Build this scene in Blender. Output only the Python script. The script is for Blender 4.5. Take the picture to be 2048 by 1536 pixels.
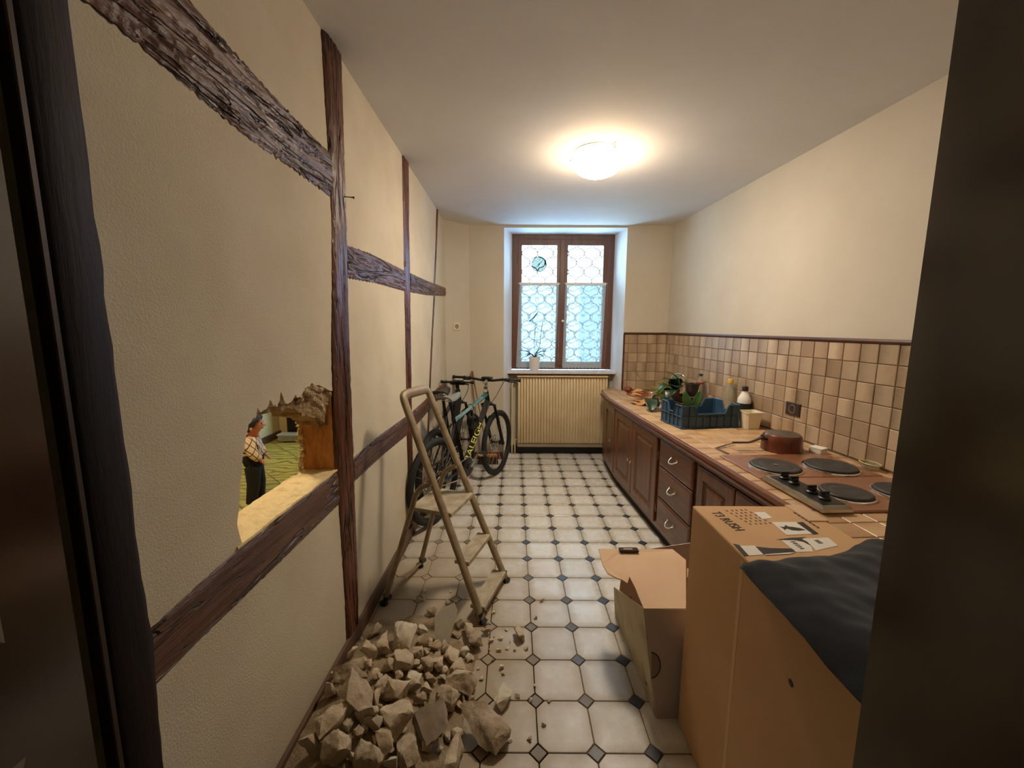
import bpy, bmesh, math, random
from mathutils import Vector, Matrix, noise
random.seed(7)
for o in list(bpy.data.objects): bpy.data.objects.remove(o)
sc = bpy.context.scene
C = sc.collection
PI = math.pi
# ---------------------------------------------------------------- camera
FPX, YAW, PITCH, ROLL, CH = 815.92, -0.00279, 0.138377, 0.004466, 1.55
_f = Vector((math.sin(YAW)*math.cos(PITCH), math.cos(YAW)*math.cos(PITCH), -math.sin(PITCH)))
_r = Vector((math.cos(YAW), -math.sin(YAW), 0)); _u = _r.cross(_f)
CR = _r*math.cos(ROLL) + _u*math.sin(ROLL); CU = -_r*math.sin(ROLL) + _u*math.cos(ROLL); CF = _f
CAM = Vector((0, 0, CH))
cam_d = bpy.data.cameras.new('camera'); cam = bpy.data.objects.new('camera', cam_d); C.objects.link(cam)
cam_d.sensor_width = 36; cam_d.lens = 36*FPX/2048; cam_d.clip_start = .02
cam.matrix_world = Matrix(((CR.x, CU.x, -CF.x, 0), (CR.y, CU.y, -CF.y, 0), (CR.z, CU.z, -CF.z, CH), (0, 0, 0, 1)))
sc.camera = cam
# ---------------------------------------------------------------- view, sky
sc.view_settings.view_transform = 'Standard'; sc.view_settings.look = 'None'
sc.view_settings.gamma = 1; sc.view_settings.use_curve_mapping = False
sc.view_settings.exposure = 0.0
sc.cycles.use_denoising = True
SKY = 20.0
LAMP = 146.0
LAMP2 = 150.0
world = bpy.data.worlds.new('sky'); sc.world = world; world.use_nodes = True
bg = world.node_tree.nodes['Background']; bg.inputs[0].default_value = (.42, .71, 1.0, 1); bg.inputs[1].default_value = SKY

# ---------------------------------------------------------------- helpers
def ray(u, v): return CF + CR*((u-1024)/FPX) - CU*((v-768)/FPX)
def PXZ(u, v, z):
    d = ray(u, v); return CAM + d*((z-CH)/d.z)
def PXY(u, v, y):
    d = ray(u, v); return CAM + d*(y/d.y)
def lin(c):
    out = []
    for x in c[:3]:
        x = x/255; out.append(x/12.92 if x <= .04045 else ((x+.055)/1.055)**2.4)
    return (*out, 1)
WM = {}
def tag(o, label=None, cat=None, group=None, kind=None):
    if label: o['label'] = label
    if cat: o['category'] = cat
    if group: o['group'] = group
    if kind: o['kind'] = kind
    return o
def thing(name, label, cat, loc=(0, 0, 0), rz=0, group=None):
    o = bpy.data.objects.new(name, None); C.objects.link(o); o.empty_display_size = .05
    o.location = loc; o.rotation_euler = (0, 0, rz)
    WM[o] = Matrix.Translation(Vector(loc)) @ Matrix.Rotation(rz, 4, 'Z')
    return tag(o, label, cat, group)
def obj(name, bm, mat, parent=None, world=False, smooth=False, loc=None, recalc=True):
    """link a bmesh as one mesh object; world=True: verts are in world space although it has a parent"""
    if isinstance(bm, bmesh.types.BMesh):
        if recalc: bmesh.ops.recalc_face_normals(bm, faces=bm.faces)
        me = bpy.data.meshes.new(name)
        if loc is not None: bmesh.ops.translate(bm, vec=-Vector(loc), verts=bm.verts)
        bm.to_mesh(me); bm.free()
        if smooth:
            for p in me.polygons: p.use_smooth = True
            if smooth != 1: me.set_sharp_from_angle(angle=math.radians(smooth))
        if mat is not None and not me.materials: me.materials.append(mat)
    else: me = bm
    o = bpy.data.objects.new(name, me); C.objects.link(o)
    M_ = Matrix.Identity(4) if loc is None else Matrix.Translation(Vector(loc))
    if parent is not None:
        o.parent = parent
        P = WM.get(parent, Matrix.Identity(4))
        if world: o.matrix_basis = P.inverted() @ M_
        else: o.matrix_basis = M_
        WM[o] = P @ o.matrix_basis
    else:
        o.matrix_basis = M_; WM[o] = M_
    return o
def struct(name, bm, mat, parent=None, smooth=False):
    o = obj(name, bm, mat, parent, smooth=smooth)
    if parent is None: o['kind'] = 'structure'
    return o
def nb(): return bmesh.new()
def box(bm, x0, x1, y0, y1, z0, z1, bev=0, M=None, seg=1):
    vs = [bm.verts.new((x, y, z)) for x in (x0, x1) for y in (y0, y1) for z in (z0, z1)]
    fs = [bm.faces.new([vs[i] for i in q]) for q in ((0, 1, 3, 2), (4, 6, 7, 5), (0, 4, 5, 1), (2, 3, 7, 6), (0, 2, 6, 4), (1, 5, 7, 3))]
    if bev:
        es = list({e for f in fs for e in f.edges})
        r = bmesh.ops.bevel(bm, geom=es, offset=bev, segments=seg, affect='EDGES', profile=.5)
        vs = list({v for f in r['faces'] for v in f.verts} | {v for v in vs if v.is_valid})
    if M is not None:
        for v in vs: v.co = M @ v.co
    return vs
def frame_of(d):
    d = d.normalized(); a = Vector((0, 0, 1)) if abs(d.z) < .9 else Vector((1, 0, 0))
    x = d.cross(a).normalized(); return x, x.cross(d).normalized()
def tube(bm, pts, r, n=8, caps=True, ell=1.0, side=None):
    """tube along points; r is a number or a list; ell squashes the second axis; side fixes the first axis"""
    pts = [Vector(p) for p in pts]; N = len(pts)
    rs = r if isinstance(r, (list, tuple)) else [r]*N
    rings = []; px = None
    for i, p in enumerate(pts):
        d = (pts[min(i+1, N-1)] - pts[max(i-1, 0)])
        if d.length < 1e-9: d = Vector((0, 0, 1))
        d.normalize()
        if side is not None: x = (Vector(side) - d*d.dot(Vector(side))).normalized(); y = d.cross(x)
        elif px is None: x, y = frame_of(d)
        else:
            x = (px - d*px.dot(d)).normalized(); y = d.cross(x)
        px = x
        rings.append([bm.verts.new(p + x*(rs[i]*math.cos(2*PI*k/n)) + y*(rs[i]*ell*math.sin(2*PI*k/n))) for k in range(n)])
    for a, b in zip(rings, rings[1:]):
        for k in range(n): bm.faces.new((a[k], a[(k+1) % n], b[(k+1) % n], b[k]))
    if caps and n > 2:
        bm.faces.new(rings[0][::-1]); bm.faces.new(rings[-1])
    return rings
def closed_tube(bm, pts, r, n=8):
    pts = [Vector(p) for p in pts]; N = len(pts); rings = []
    nrm = sum(((pts[i]-pts[0]).cross(pts[(i+1) % N]-pts[0]) for i in range(N)), Vector()).normalized()
    for i, p in enumerate(pts):
        d = (pts[(i+1) % N]-pts[i-1]).normalized(); x = nrm; y = d.cross(x).normalized()
        rings.append([bm.verts.new(p + x*(r*math.cos(2*PI*k/n)) + y*(r*math.sin(2*PI*k/n))) for k in range(n)])
    for i in range(N):
        a, b = rings[i], rings[(i+1) % N]
        for k in range(n): bm.faces.new((a[k], a[(k+1) % n], b[(k+1) % n], b[k]))
def lathe(bm, prof, n=24, c=(0, 0, 0), M=None, cap=True):
    """profile of (radius, z) turned about the z axis"""
    rings = []
    for r, z in prof:
        ring = []
        for k in range(n):
            v = Vector((c[0]+r*math.cos(2*PI*k/n), c[1]+r*math.sin(2*PI*k/n), c[2]+z))
            ring.append(bm.verts.new(M @ v if M is not None else v))
        rings.append(ring)
    for a, b in zip(rings, rings[1:]):
        for k in range(n): bm.faces.new((a[k], a[(k+1) % n], b[(k+1) % n], b[k]))
    if cap:
        if prof[0][0] > 1e-6: bm.faces.new(rings[0][::-1])
        if prof[-1][0] > 1e-6: bm.faces.new(rings[-1])
    bmesh.ops.remove_doubles(bm, verts=[v for r_ in rings for v in r_], dist=1e-6)
def loft(bm, loops, cap0=True, cap1=True):
    rs = [[bm.verts.new(Vector(p)) for p in l] for l in loops]; n = len(rs[0])
    for a, b in zip(rs, rs[1:]):
        for k in range(n): bm.faces.new((a[k], a[(k+1) % n], b[(k+1) % n], b[k]))
    if cap0: bm.faces.new(rs[0][::-1])
    if cap1: bm.faces.new(rs[-1])
    return rs
def prism(bm, poly, h0, h1, f=None):
    """polygon of (a,b) pulled from h0 to h1; f maps (a,b,h) to a point"""
    f = f or (lambda a, b, h: (a, b, h))
    loft(bm, [[f(a, b, h0) for a, b in poly], [f(a, b, h1) for a, b in poly]])
def prism_holes(bm, outer, holes, h0, h1, f):
    for h in (h0, h1):
        es = []
        for loop in [outer]+holes:
            vs = [bm.verts.new(f(a, b, h)) for a, b in loop]
            es += [bm.edges.new((vs[i], vs[(i+1) % len(vs)])) for i in range(len(vs))]
        bmesh.ops.triangle_fill(bm, edges=es, use_beauty=True)
    for loop in [outer]+holes:
        n = len(loop)
        for i in range(n):
            a, b = loop[i], loop[(i+1) % n]
            bm.faces.new([bm.verts.new(f(*q)) for q in ((a[0], a[1], h0), (b[0], b[1], h0), (b[0], b[1], h1), (a[0], a[1], h1))])
    bmesh.ops.remove_doubles(bm, verts=bm.verts, dist=1e-5)
def rect_rings(bm, x0, x1, z0, z1, prof, f):
    """stepped panel: list of (inset, height) rings over a rectangle; f maps (x,z,h)"""
    loft(bm, [[f(x, z, h) for x, z in ((x0+i, z0+i), (x1-i, z0+i), (x1-i, z1-i), (x0+i, z1-i))] for i, h in prof], cap0=False)
def clip(poly, region):
    """clip polygon by a convex anticlockwise region"""
    out = poly
    for i in range(len(region)):
        a, b = region[i], region[(i+1) % len(region)]; inp = out; out = []
        ins = lambda p: (b[0]-a[0])*(p[1]-a[1])-(b[1]-a[1])*(p[0]-a[0])
        for k in range(len(inp)):
            p, q = inp[k], inp[(k+1) % len(inp)]; sp, sq = ins(p), ins(q)
            if sp >= 0: out.append(p)
            if sp*sq < 0:
                t = sp/(sp-sq); out.append((p[0]+(q[0]-p[0])*t, p[1]+(q[1]-p[1])*t))
        if not out: return []
    return out
def area2(p): return abs(sum(p[i][0]*p[(i+1) % len(p)][1]-p[(i+1) % len(p)][0]*p[i][1] for i in range(len(p))))/2
def grid(bm, nu, nv, f, closed_u=False):
    vs = [[bm.verts.new(f(i/(nu), j/(nv))) for j in range(nv+1)] for i in range(nu+1)]
    for i in range(nu):
        for j in range(nv): bm.faces.new((vs[i][j], vs[i+1][j], vs[i+1][j+1], vs[i][j+1]))
    return vs
def thick_grid(bm, nu, nv, f, t):
    """sheet with thickness t along its local normal (approx.)"""
    P = [[Vector(f(i/nu, j/nv)) for j in range(nv+1)] for i in range(nu+1)]
    def nr(i, j):
        a = P[min(i+1, nu)][j]-P[max(i-1, 0)][j]; b = P[i][min(j+1, nv)]-P[i][max(j-1, 0)]
        c = a.cross(b); return c.normalized() if c.length > 1e-12 else Vector((0, 0, 1))
    A = [[bm.verts.new(P[i][j]+nr(i, j)*t/2) for j in range(nv+1)] for i in range(nu+1)]
    B = [[bm.verts.new(P[i][j]-nr(i, j)*t/2) for j in range(nv+1)] for i in range(nu+1)]
    for i in range(nu):
        for j in range(nv):
            bm.faces.new((A[i][j], A[i+1][j], A[i+1][j+1], A[i][j+1])); bm.faces.new((B[i][j], B[i][j+1], B[i+1][j+1], B[i+1][j]))
    for i in range(nu):
        bm.faces.new((A[i][0], B[i][0], B[i+1][0], A[i+1][0])); bm.faces.new((A[i][nv], A[i+1][nv], B[i+1][nv], B[i][nv]))
    for j in range(nv):
        bm.faces.new((A[0][j], A[0][j+1], B[0][j+1], B[0][j])); bm.faces.new((A[nu][j], B[nu][j], B[nu][j+1], A[nu][j+1]))
def bez(p0, p1, p2, p3, n=10):
    p0, p1, p2, p3 = map(Vector, (p0, p1, p2, p3))
    return [p0*(1-t)**3+p1*(3*t*(1-t)**2)+p2*(3*t*t*(1-t))+p3*t**3 for t in [i/n for i in range(n+1)]]
def text_mesh(s, size, shear=0):
    cu = bpy.data.curves.new('lettering', 'FONT'); cu.body = s; cu.size = size; cu.shear = shear; cu.extrude = .0003
    to = bpy.data.objects.new('lettering', cu); C.objects.link(to)
    dg = bpy.context.evaluated_depsgraph_get(); me = bpy.data.meshes.new_from_object(to.evaluated_get(dg))
    bpy.data.objects.remove(to); return me
def skin_mesh(verts, edges, sub=2, root=0):
    """verts: list of ((x,y,z), r or (rx,ry))"""
    me = bpy.data.meshes.new('tmp'); me.from_pydata([v[0] for v in verts], edges, [])
    o = bpy.data.objects.new('tmp', me); C.objects.link(o)
    m = o.modifiers.new('s', 'SKIN'); m.use_smooth_shade = True
    for i, v in enumerate(verts):
        r = v[1] if isinstance(v[1], tuple) else (v[1], v[1]); sv = me.skin_vertices[0].data[i]; sv.radius = r; sv.use_root = (i == root)
    s = o.modifiers.new('d', 'SUBSURF'); s.levels = sub; s.render_levels = sub
    dg = bpy.context.evaluated_depsgraph_get(); out = bpy.data.meshes.new_from_object(o.evaluated_get(dg))
    bpy.data.objects.remove(o); bpy.data.meshes.remove(me); return out

# ---------------------------------------------------------------- materials
def new_mat(name):
    m = bpy.data.materials.new(name); m.use_nodes = True; nt = m.node_tree
    return m, nt, nt.nodes['Principled BSDF']
class NT:
    def __init__(s, nt): s.nt = nt
    def n(s, t, **kw):
        o = s.nt.nodes.new(t)
        for k, v in kw.items(): setattr(o, k, v)
        return o
    def l(s, a, b): s.nt.links.new(a, b)
    def math(s, op, a, b=None, c=None):
        o = s.n('ShaderNodeMath', operation=op)
        for i, v in enumerate((a, b, c)):
            if v is None: continue
            if isinstance(v, (int, float)): o.inputs[i].default_value = v
            else: s.l(v, o.inputs[i])
        return o.outputs[0]
    def mix(s, fac, a, b, blend='MIX'):
        o = s.n('ShaderNodeMix', data_type='RGBA', blend_type=blend)
        for sock, v in ((o.inputs[0], fac), (o.inputs[6], a), (o.inputs[7], b)):
            if isinstance(v, (int, float, tuple)): sock.default_value = v
            else: s.l(v, sock)
        return o.outputs[2]
    def noise(s, vec, scale, detail=4, rough=.55, dist=0):
        o = s.n('ShaderNodeTexNoise'); o.inputs['Scale'].default_value = scale; o.inputs['Detail'].default_value = detail
        o.inputs['Roughness'].default_value = rough; o.inputs['Distortion'].default_value = dist
        if vec is not None: s.l(vec, o.inputs['Vector'])
        return o.outputs[0]
    def ramp(s, fac, lo, hi):
        o = s.n('ShaderNodeMapRange'); o.inputs[1].default_value = lo; o.inputs[2].default_value = hi; s.l(fac, o.inputs[0]); return o.outputs[0]
    def coord(s, which='Object', scale=None):
        o = s.n('ShaderNodeTexCoord').outputs[which] if which != 'World' else s.n('ShaderNodeNewGeometry').outputs['Position']
        if scale:
            m = s.n('ShaderNodeMapping'); m.inputs['Scale'].default_value = scale; s.l(o, m.inputs[0]); o = m.outputs[0]
        return o
    def bump(s, h, strength, dist, bs):
        b = s.n('ShaderNodeBump'); b.inputs['Strength'].default_value = strength; b.inputs['Distance'].default_value = dist
        s.l(h, b.inputs['Height']); s.l(b.outputs[0], bs.inputs['Normal'])
def mat(name, col, rough=.6, metal=0, col2=None, scale=8, stretch=None, bump=0, bscale=80, bdist=.002, rnd=0, spec=.5, coat=0, lo=.35, hi=.7, sheen=0, world=False, detail=4):
    m, nt, bs = new_mat(name); N = NT(nt)
    bs.inputs['Roughness'].default_value = rough; bs.inputs['Metallic'].default_value = metal
    bs.inputs['Specular IOR Level'].default_value = spec; bs.inputs['Coat Weight'].default_value = coat
    bs.inputs['Coat Roughness'].default_value = .15; bs.inputs['Sheen Weight'].default_value = sheen
    vec = N.coord('World' if world else 'Object', stretch)
    c = lin(col)
    if col2:
        c = N.mix(N.ramp(N.noise(vec, scale, detail), lo, hi), c, lin(col2))
    if rnd:
        oi = N.n('ShaderNodeObjectInfo'); hs = N.n('ShaderNodeHueSaturation')
        N.l(N.math('MULTIPLY_ADD', oi.outputs['Random'], 2*rnd, 1-rnd), hs.inputs['Value'])
        if isinstance(c, tuple): hs.inputs['Color'].default_value = c
        else: N.l(c, hs.inputs['Color'])
        c = hs.outputs[0]
    if isinstance(c, tuple): bs.inputs['Base Color'].default_value = c
    else: N.l(c, bs.inputs['Base Color'])
    if bump: N.bump(N.noise(vec, bscale, 5), bump, bdist, bs)
    return m
PLASTER = mat('plaster', (208, 196, 170), .85, col2=(196, 183, 156), scale=3, bump=.5, bscale=190, bdist=.0035, world=True, spec=.2)
SMOOTH_WALL = mat('painted_wall', (204, 194, 174), .75, col2=(196, 185, 164), scale=2, bump=.12, bscale=60, world=True, spec=.25)
CEIL = mat('ceiling_paint', (226, 224, 219), .85, col2=(219, 216, 210), scale=1.5, bump=.15, bscale=90, world=True, spec=.2)
REVEAL = mat('reveal_paint', (232, 232, 232), .7, col2=(222, 224, 226), scale=3, bump=.1, world=True)
MASON = mat('broken_masonry', (176, 150, 112), .95, col2=(120, 98, 72), scale=22, bump=1, bscale=40, bdist=.02, world=True, spec=.1)
CREAMDUST = mat('dusty_timber_top', (226, 205, 158), .95, col2=(196, 170, 120), scale=25, bump=.7, bscale=60, bdist=.006, world=True, spec=.1, lo=.5, hi=.8)
DARKHALL = mat('hall_paint', (205, 190, 165), .8, world=True)
def wood(name, col, col2, rough=.45, axis=2, gs=14, stretch=.06, bump=.5, coat=0, bdist=.003, spec=.5, crack=0):
    m, nt, bs = new_mat(name); N = NT(nt)
    s = [1, 1, 1]; s[axis] = stretch
    vec = N.coord('World', tuple(s))
    n1 = N.noise(vec, gs, 6, .65, .6); n2 = N.noise(vec, gs*4.5, 5, .7, .3)
    f = N.math('ADD', N.math('MULTIPLY', n1, .65), N.math('MULTIPLY', n2, .35))
    c_ = N.mix(N.ramp(f, .36, .64), lin(col), lin(col2))
    if crack:
        n3 = N.noise(vec, gs*.55, 3, .5, .8); n4 = N.noise(vec, gs*1.7, 2, .5, .5)
        k1 = N.math('SUBTRACT', 1, N.ramp(N.math('ABSOLUTE', N.math('SUBTRACT', n3, .5)), .0, .016*crack)); k2 = N.math('SUBTRACT', 1, N.ramp(N.math('ABSOLUTE', N.math('SUBTRACT', n4, .47)), .0, .012*crack))
        k = N.math('MAXIMUM', k1, N.math('MULTIPLY', k2, .7)); c_ = N.mix(N.math('MULTIPLY', k, .85), c_, lin((16, 9, 7))); f = N.math('SUBTRACT', f, N.math('MULTIPLY', k, .8))
    N.l(c_, bs.inputs['Base Color'])
    bs.inputs['Roughness'].default_value = rough; bs.inputs['Coat Weight'].default_value = coat; bs.inputs['Coat Roughness'].default_value = .2
    bs.inputs['Specular IOR Level'].default_value = spec
    N.bump(f, bump, bdist, bs); return m
TIMB_V = wood('old_timber_upright', (122, 72, 50), (50, 25, 16), .34, 2, 16, .07, 1, bdist=.010, crack=1)
TIMB_H = wood('old_timber_rail', (120, 84, 68), (58, 34, 25), .36, 1, 14, .10, 1, bdist=.012, crack=1.2)
TIMB_DARK = wood('dark_timber', (34, 20, 15), (15, 8, 6), .65, 2, 14, .08, .8, bdist=.006, spec=.25)
RAW = wood('raw_timber', (222, 160, 92), (158, 98, 46), .8, 2, 18, .25, .6)
DOORW = wood('varnished_door_wood', (42, 21, 13), (22, 10, 6), .2, 2, 12, .05, .12, coat=.9, bdist=.001)
CABW = wood('cabinet_wood', (118, 73, 45), (68, 38, 22), .34, 2, 18, .05, .3, coat=.25, bdist=.0012)
CABH = wood('cabinet_wood_level', (114, 69, 42), (66, 36, 21), .34, 1, 18, .05, .3, coat=.25, bdist=.0012)
WINW = wood('window_wood', (120, 78, 58), (82, 50, 36), .4, 2, 20, .06, .3, coat=.1)
BASEW = wood('skirting_wood', (112, 88, 66), (70, 50, 36), .6, 1, 18, .06, .4)
METAL = mat('chrome', (215, 212, 205), .18, 1)
BRASS = mat('aged_brass', (216, 204, 178), .25, 1)
BLACKP = mat('black_plastic', (22, 22, 23), .4)
RUBBER = mat('black_rubber', (26, 26, 27), .75, bump=.4, bscale=120)
WHITEP = mat('white_plastic', (236, 232, 220), .35)
PAPERW = mat('white_print', (228, 222, 208), .6)
INK = mat('black_print', (30, 27, 25), .55)
# ================================================================ THE SETTING
def xL(y): return -.812 + .017*y
def FL(y, z, off=0): return Vector((xL(y)+off, y, z))
def zC(x, y):
    t = max(0, min(1, (x+.8)/2.6)); l = 2.745 - .085*max(0, min(1, (y-1.7)/2.76)); return l + (2.65-l)*t
KO = Vector((1.731, 4.625, 0)); KE = Vector((.0601, -.9982, 0)); KN = Vector((-.9982, -.0601, 0))
KA = math.atan2(.9982, -.0601)          # local x runs away from the camera (-s), local y into the room (d)
def K(s, d, z=0): return KO + KE*s + KN*d + Vector((0, 0, z))

# ---- floor: slab, octagon tiles and corner diamonds
P_ = .21219; OX, OY = .10008, 3.84575
b = nb(); box(b, -.86, 2.3, -1.75, 5.05, -.12, -.004); GROUT = mat('floor_grout', (120, 104, 80), .9, col2=(92, 80, 64), scale=14, world=True)
floor = struct('floor', b, GROUT)
def tile_mat(name, c1, c2, edge, rough, rnd, half):
    m, nt, bs = new_mat(name); N = NT(nt)
    oi = N.n('ShaderNodeObjectInfo'); wv = N.coord('World')
    n1 = N.noise(wv, 9, 5, .6); c = N.mix(N.ramp(n1, .35, .7), lin(c1), lin(c2))
    sp = N.n('ShaderNodeSeparateXYZ'); N.l(N.coord('Object'), sp.inputs[0])
    r = N.math('MAXIMUM', N.math('ABSOLUTE', sp.outputs[0]), N.math('ABSOLUTE', sp.outputs[1]))
    e = N.math('MULTIPLY', N.ramp(N.math('ADD', r, N.math('MULTIPLY', n1, .03)), half*.72, half*1.16), .75)
    c = N.mix(e, c, lin(edge))
    hs = N.n('ShaderNodeHueSaturation'); N.l(N.math('MULTIPLY_ADD', oi.outputs['Random'], 2*rnd, 1-rnd), hs.inputs['Value']); N.l(c, hs.inputs['Color'])
    # plaster dust trodden around the rubble
    vm = N.n('ShaderNodeVectorMath', operation='DISTANCE'); N.l(N.coord('World', (1, .55, 1)), vm.inputs[0]); vm.inputs[1].default_value = (-.62, .82, 0)
    du = N.math('ADD', vm.outputs['Value'], N.math('MULTIPLY', N.math('SUBTRACT', N.noise(wv, 5, 6, .7), .5), .55))
    dust = N.math('MULTIPLY', N.math('SUBTRACT', 1, N.ramp(du, .50, 1.05)), .92)
    N.l(N.mix(dust, hs.outputs[0], lin((158, 140, 112))), bs.inputs['Base Color'])
    N.l(N.math('ADD', N.math('MULTIPLY_ADD', n1, .25, rough-.1), N.math('MULTIPLY', dust, .45)), bs.inputs['Roughness'])
    N.bump(N.noise(wv, 14, 3), .12, .004, bs); return m
FT = tile_mat('floor_tile_glaze', (221, 219, 211), (205, 198, 181), (162, 147, 120), .24, .07, .105)
FD = tile_mat('floor_diamond_glaze', (62, 66, 74), (50, 54, 62), (40, 42, 48), .32, .12, .2)
hd = .0335; g = .0018
def octo():
    b = nb(); h = P_/2; c = hd+.0012; o = h-g
    loops = []
    for ins, z in ((.0, -.012), (.0, -.0016), (.0022, 0)):
        q = o-ins; cc = c+.0018-ins*.4 if True else c
        k = q-(cc-(h-o)) if False else h-cc-ins*.4
        loops.append([(k, -q, z), (q, -k, z), (q, k, z), (k, q, z), (-k, q, z), (-q, k, z), (-q, -k, z), (-k, -q, z)])
    loft(b, loops, cap0=False); return b
def diam():
    b = nb(); loops = []
    for ins, z in ((0, -.012), (0, -.0016), (.002, 0)):
        q = hd-g-ins; loops.append([(q, 0, z), (0, q, z), (-q, 0, z), (0, -q, z)])
    loft(b, loops, cap0=False); return b
om = obj('tile', octo(), FT, floor); dm = obj('corner_tile', diam(), FD, floor); first = [om, dm]
for r in range(-6, 17):
    for c in range(-5, 6):
        y = OY - r*P_; x = OX + c*P_
        if r < 16 and -.95 < x+P_/2 < 1.2:
            o = om if om in first else om.copy()
            if om in first: first.remove(om)
            else: C.objects.link(o)
            o.location = (x+P_/2, y-P_/2, 0)
        if -.9 < x < 1.15:
            o = dm if dm in first else dm.copy()
            if dm in first: first.remove(dm)
            else: C.objects.link(o)
            o.location = (x, y, 0)
# ---- ceiling
b = nb()
def cf(u, v): x = -.95+u*3.2; y = -.2+v*5.6; return (x, y, zC(x, y))
grid(b, 12, 16, cf); top = [[(x, y, 2.95) for x in (-.95, 2.25)] for y in (-.2, 5.4)]
vs = [b.verts.new(p) for p in ((-.95, -.2, 2.95), (2.25, -.2, 2.95), (2.25, 5.4, 2.95), (-.95, 5.4, 2.95))]; b.faces.new(vs)
ceiling = struct('ceiling', b, CEIL, smooth=True)
# ---- left wall: plaster coat with the broken hole, masonry behind, exposed timbers
rj = random.Random(3)
def jag(poly, amp, sub=2):
    out = []
    for i in range(len(poly)):
        a, c = poly[i], poly[(i+1) % len(poly)]; out.append(a)
        for k in range(1, sub):
            t = k/sub; out.append((a[0]+(c[0]-a[0])*t+rj.uniform(-amp, amp), a[1]+(c[1]-a[1])*t+rj.uniform(-amp, amp)))
    return out
edge = [(1.124, .908), (1.110, .957), (1.106, .988), (1.128, 1.063), (1.142, 1.119), (1.159, 1.189), (1.176, 1.230), (1.191, 1.258), (1.214, 1.272), (1.226, 1.268),
        (1.239, 1.300), (1.252, 1.282), (1.272, 1.286), (1.290, 1.292), (1.302, 1.314), (1.316, 1.292), (1.340, 1.282), (1.356, 1.300), (1.367, 1.330), (1.380, 1.298), (1.402, 1.280), (1.436, 1.290), (1.452, 1.306), (1.468, 1.290), (1.490, 1.292), (1.528, 1.318), (1.552, 1.318), (1.577, 1.330), (1.600, 1.318), (1.656, 1.304), (1.70, 1.285), (1.760, 1.270)]
hole1 = jag(edge, .004)[:-1]
hole1 = hole1 + [(1.78, 1.2), (1.78, .85), (1.13, .85)]
edge2 = [(1.135, .900), (1.122, .96), (1.120, 1.0), (1.140, 1.065), (1.153, 1.12), (1.168, 1.185), (1.185, 1.222), (1.21, 1.246), (1.24, 1.262), (1.28, 1.264), (1.33, 1.262), (1.365, 1.270), (1.41, 1.256), (1.44, 1.262), (1.49, 1.248), (1.52, 1.225), (1.56, 1.205), (1.60, 1.190), (1.65, 1.178), (1.70, 1.150), (1.76, 1.10)]
hole2 = jag(edge2, .007, 3)[:-2] + [(1.78, 1.05), (1.78, .85), (1.14, .85)]
outer = [(.70, 0), (4.46, 0), (4.46, 2.9), (.70, 2.9)]
b = nb(); prism_holes(b, outer, [hole1], 0, -.028, lambda y, z, h: FL(y, z, h))
wall_left = struct('wall_left', b, PLASTER)
outer2 = [(-1.7, 0), (4.9, 0), (4.9, 2.9), (-1.7, 2.9)]
b = nb(); prism_holes(b, outer2, [hole2], -.0285, -.145, lambda y, z, h: FL(y, z, h)); obj('masonry_core', b, MASON, wall_left)
def resample(pts, n):
    L = [0]
    for a, c in zip(pts, pts[1:]): L.append(L[-1]+math.dist(a, c))
    out = []
    for i in range(n+1):
        s = L[-1]*i/n; k = 0
        while k < len(L)-2 and L[k+1] < s: k += 1
        t = (s-L[k])/max(1e-9, L[k+1]-L[k]); out.append((pts[k][0]+(pts[k+1][0]-pts[k][0])*t, pts[k][1]+(pts[k+1][1]-pts[k][1])*t))
    return out
def timber(name, A, B, m, proud=.012, n=90, w=14, wave=.004, seed=0, back=-.02, carve=.007):
    n = int(n*1.8); w = w*2
    A = resample(A, n); B = resample(B, n); b = nb(); vert = abs(A[-1][1]-A[0][1]) > abs(A[-1][0]-A[0][0])
    rows = []
    for i in range(n+1):
        row = []
        e1 = wave*noise.noise(Vector((i*.35, seed, 0))); e2 = wave*noise.noise(Vector((i*.35, seed+9, 0)))
        for j in range(w+1):
            t = j/w; y = A[i][0]*(1-t)+B[i][0]*t; z = A[i][1]*(1-t)+B[i][1]*t
            k = e1*(1-t)+e2*t
            if vert: y += k
            else: z += k
            s = (y*5, z*60, seed) if not vert else (y*60, z*5, seed)
            off = proud*(1-abs(2*t-1)**5) + carve*(abs(noise.noise(Vector(s)))*-1.3+.35)*(1-abs(2*t-1)**8)
            row.append(b.verts.new(FL(y, z, off)))
        rows.append([b.verts.new(FL(A[i][0], A[i][1], back))]+row+[b.verts.new(FL(B[i][0], B[i][1], back))])
    for r0, r1 in zip(rows, rows[1:]):
        for j in range(len(r0)-1): b.faces.new((r0[j], r0[j+1], r1[j+1], r1[j]))
    return obj(name, b, m, wall_left, smooth=50)
p1L = [(1.818, 2.76), (1.820, 2.5), (1.824, 2.28), (1.822, 2.0), (1.795, 1.747), (1.751, 1.45), (1.739, 1.234), (1.734, .92), (1.742, .536), (1.746, .281), (1.734, 0)]
p1R = [(2.003, 2.76), (1.988, 2.473), (1.979, 2.279), (1.970, 2.081), (1.953, 1.856), (1.936, 1.58), (1.930, 1.297), (1.918, .955), (1.905, .705), (1.893, .449), (1.865, 0)]
timber('post', p1L, p1R, TIMB_V, .016, 140, 16, .006, 1)
timber('post', [(2.952, 2.72), (2.929, 2.276), (2.908, 1.872), (2.879, 1.174), (2.85, .855), (2.845, 0)], [(3.115, 2.72), (3.073, 2.312), (3.052, 1.888), (3.022, 1.379), (2.99, .82), (2.975, 0)], TIMB_V, .010, 120, 10, .005, 2)
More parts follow.
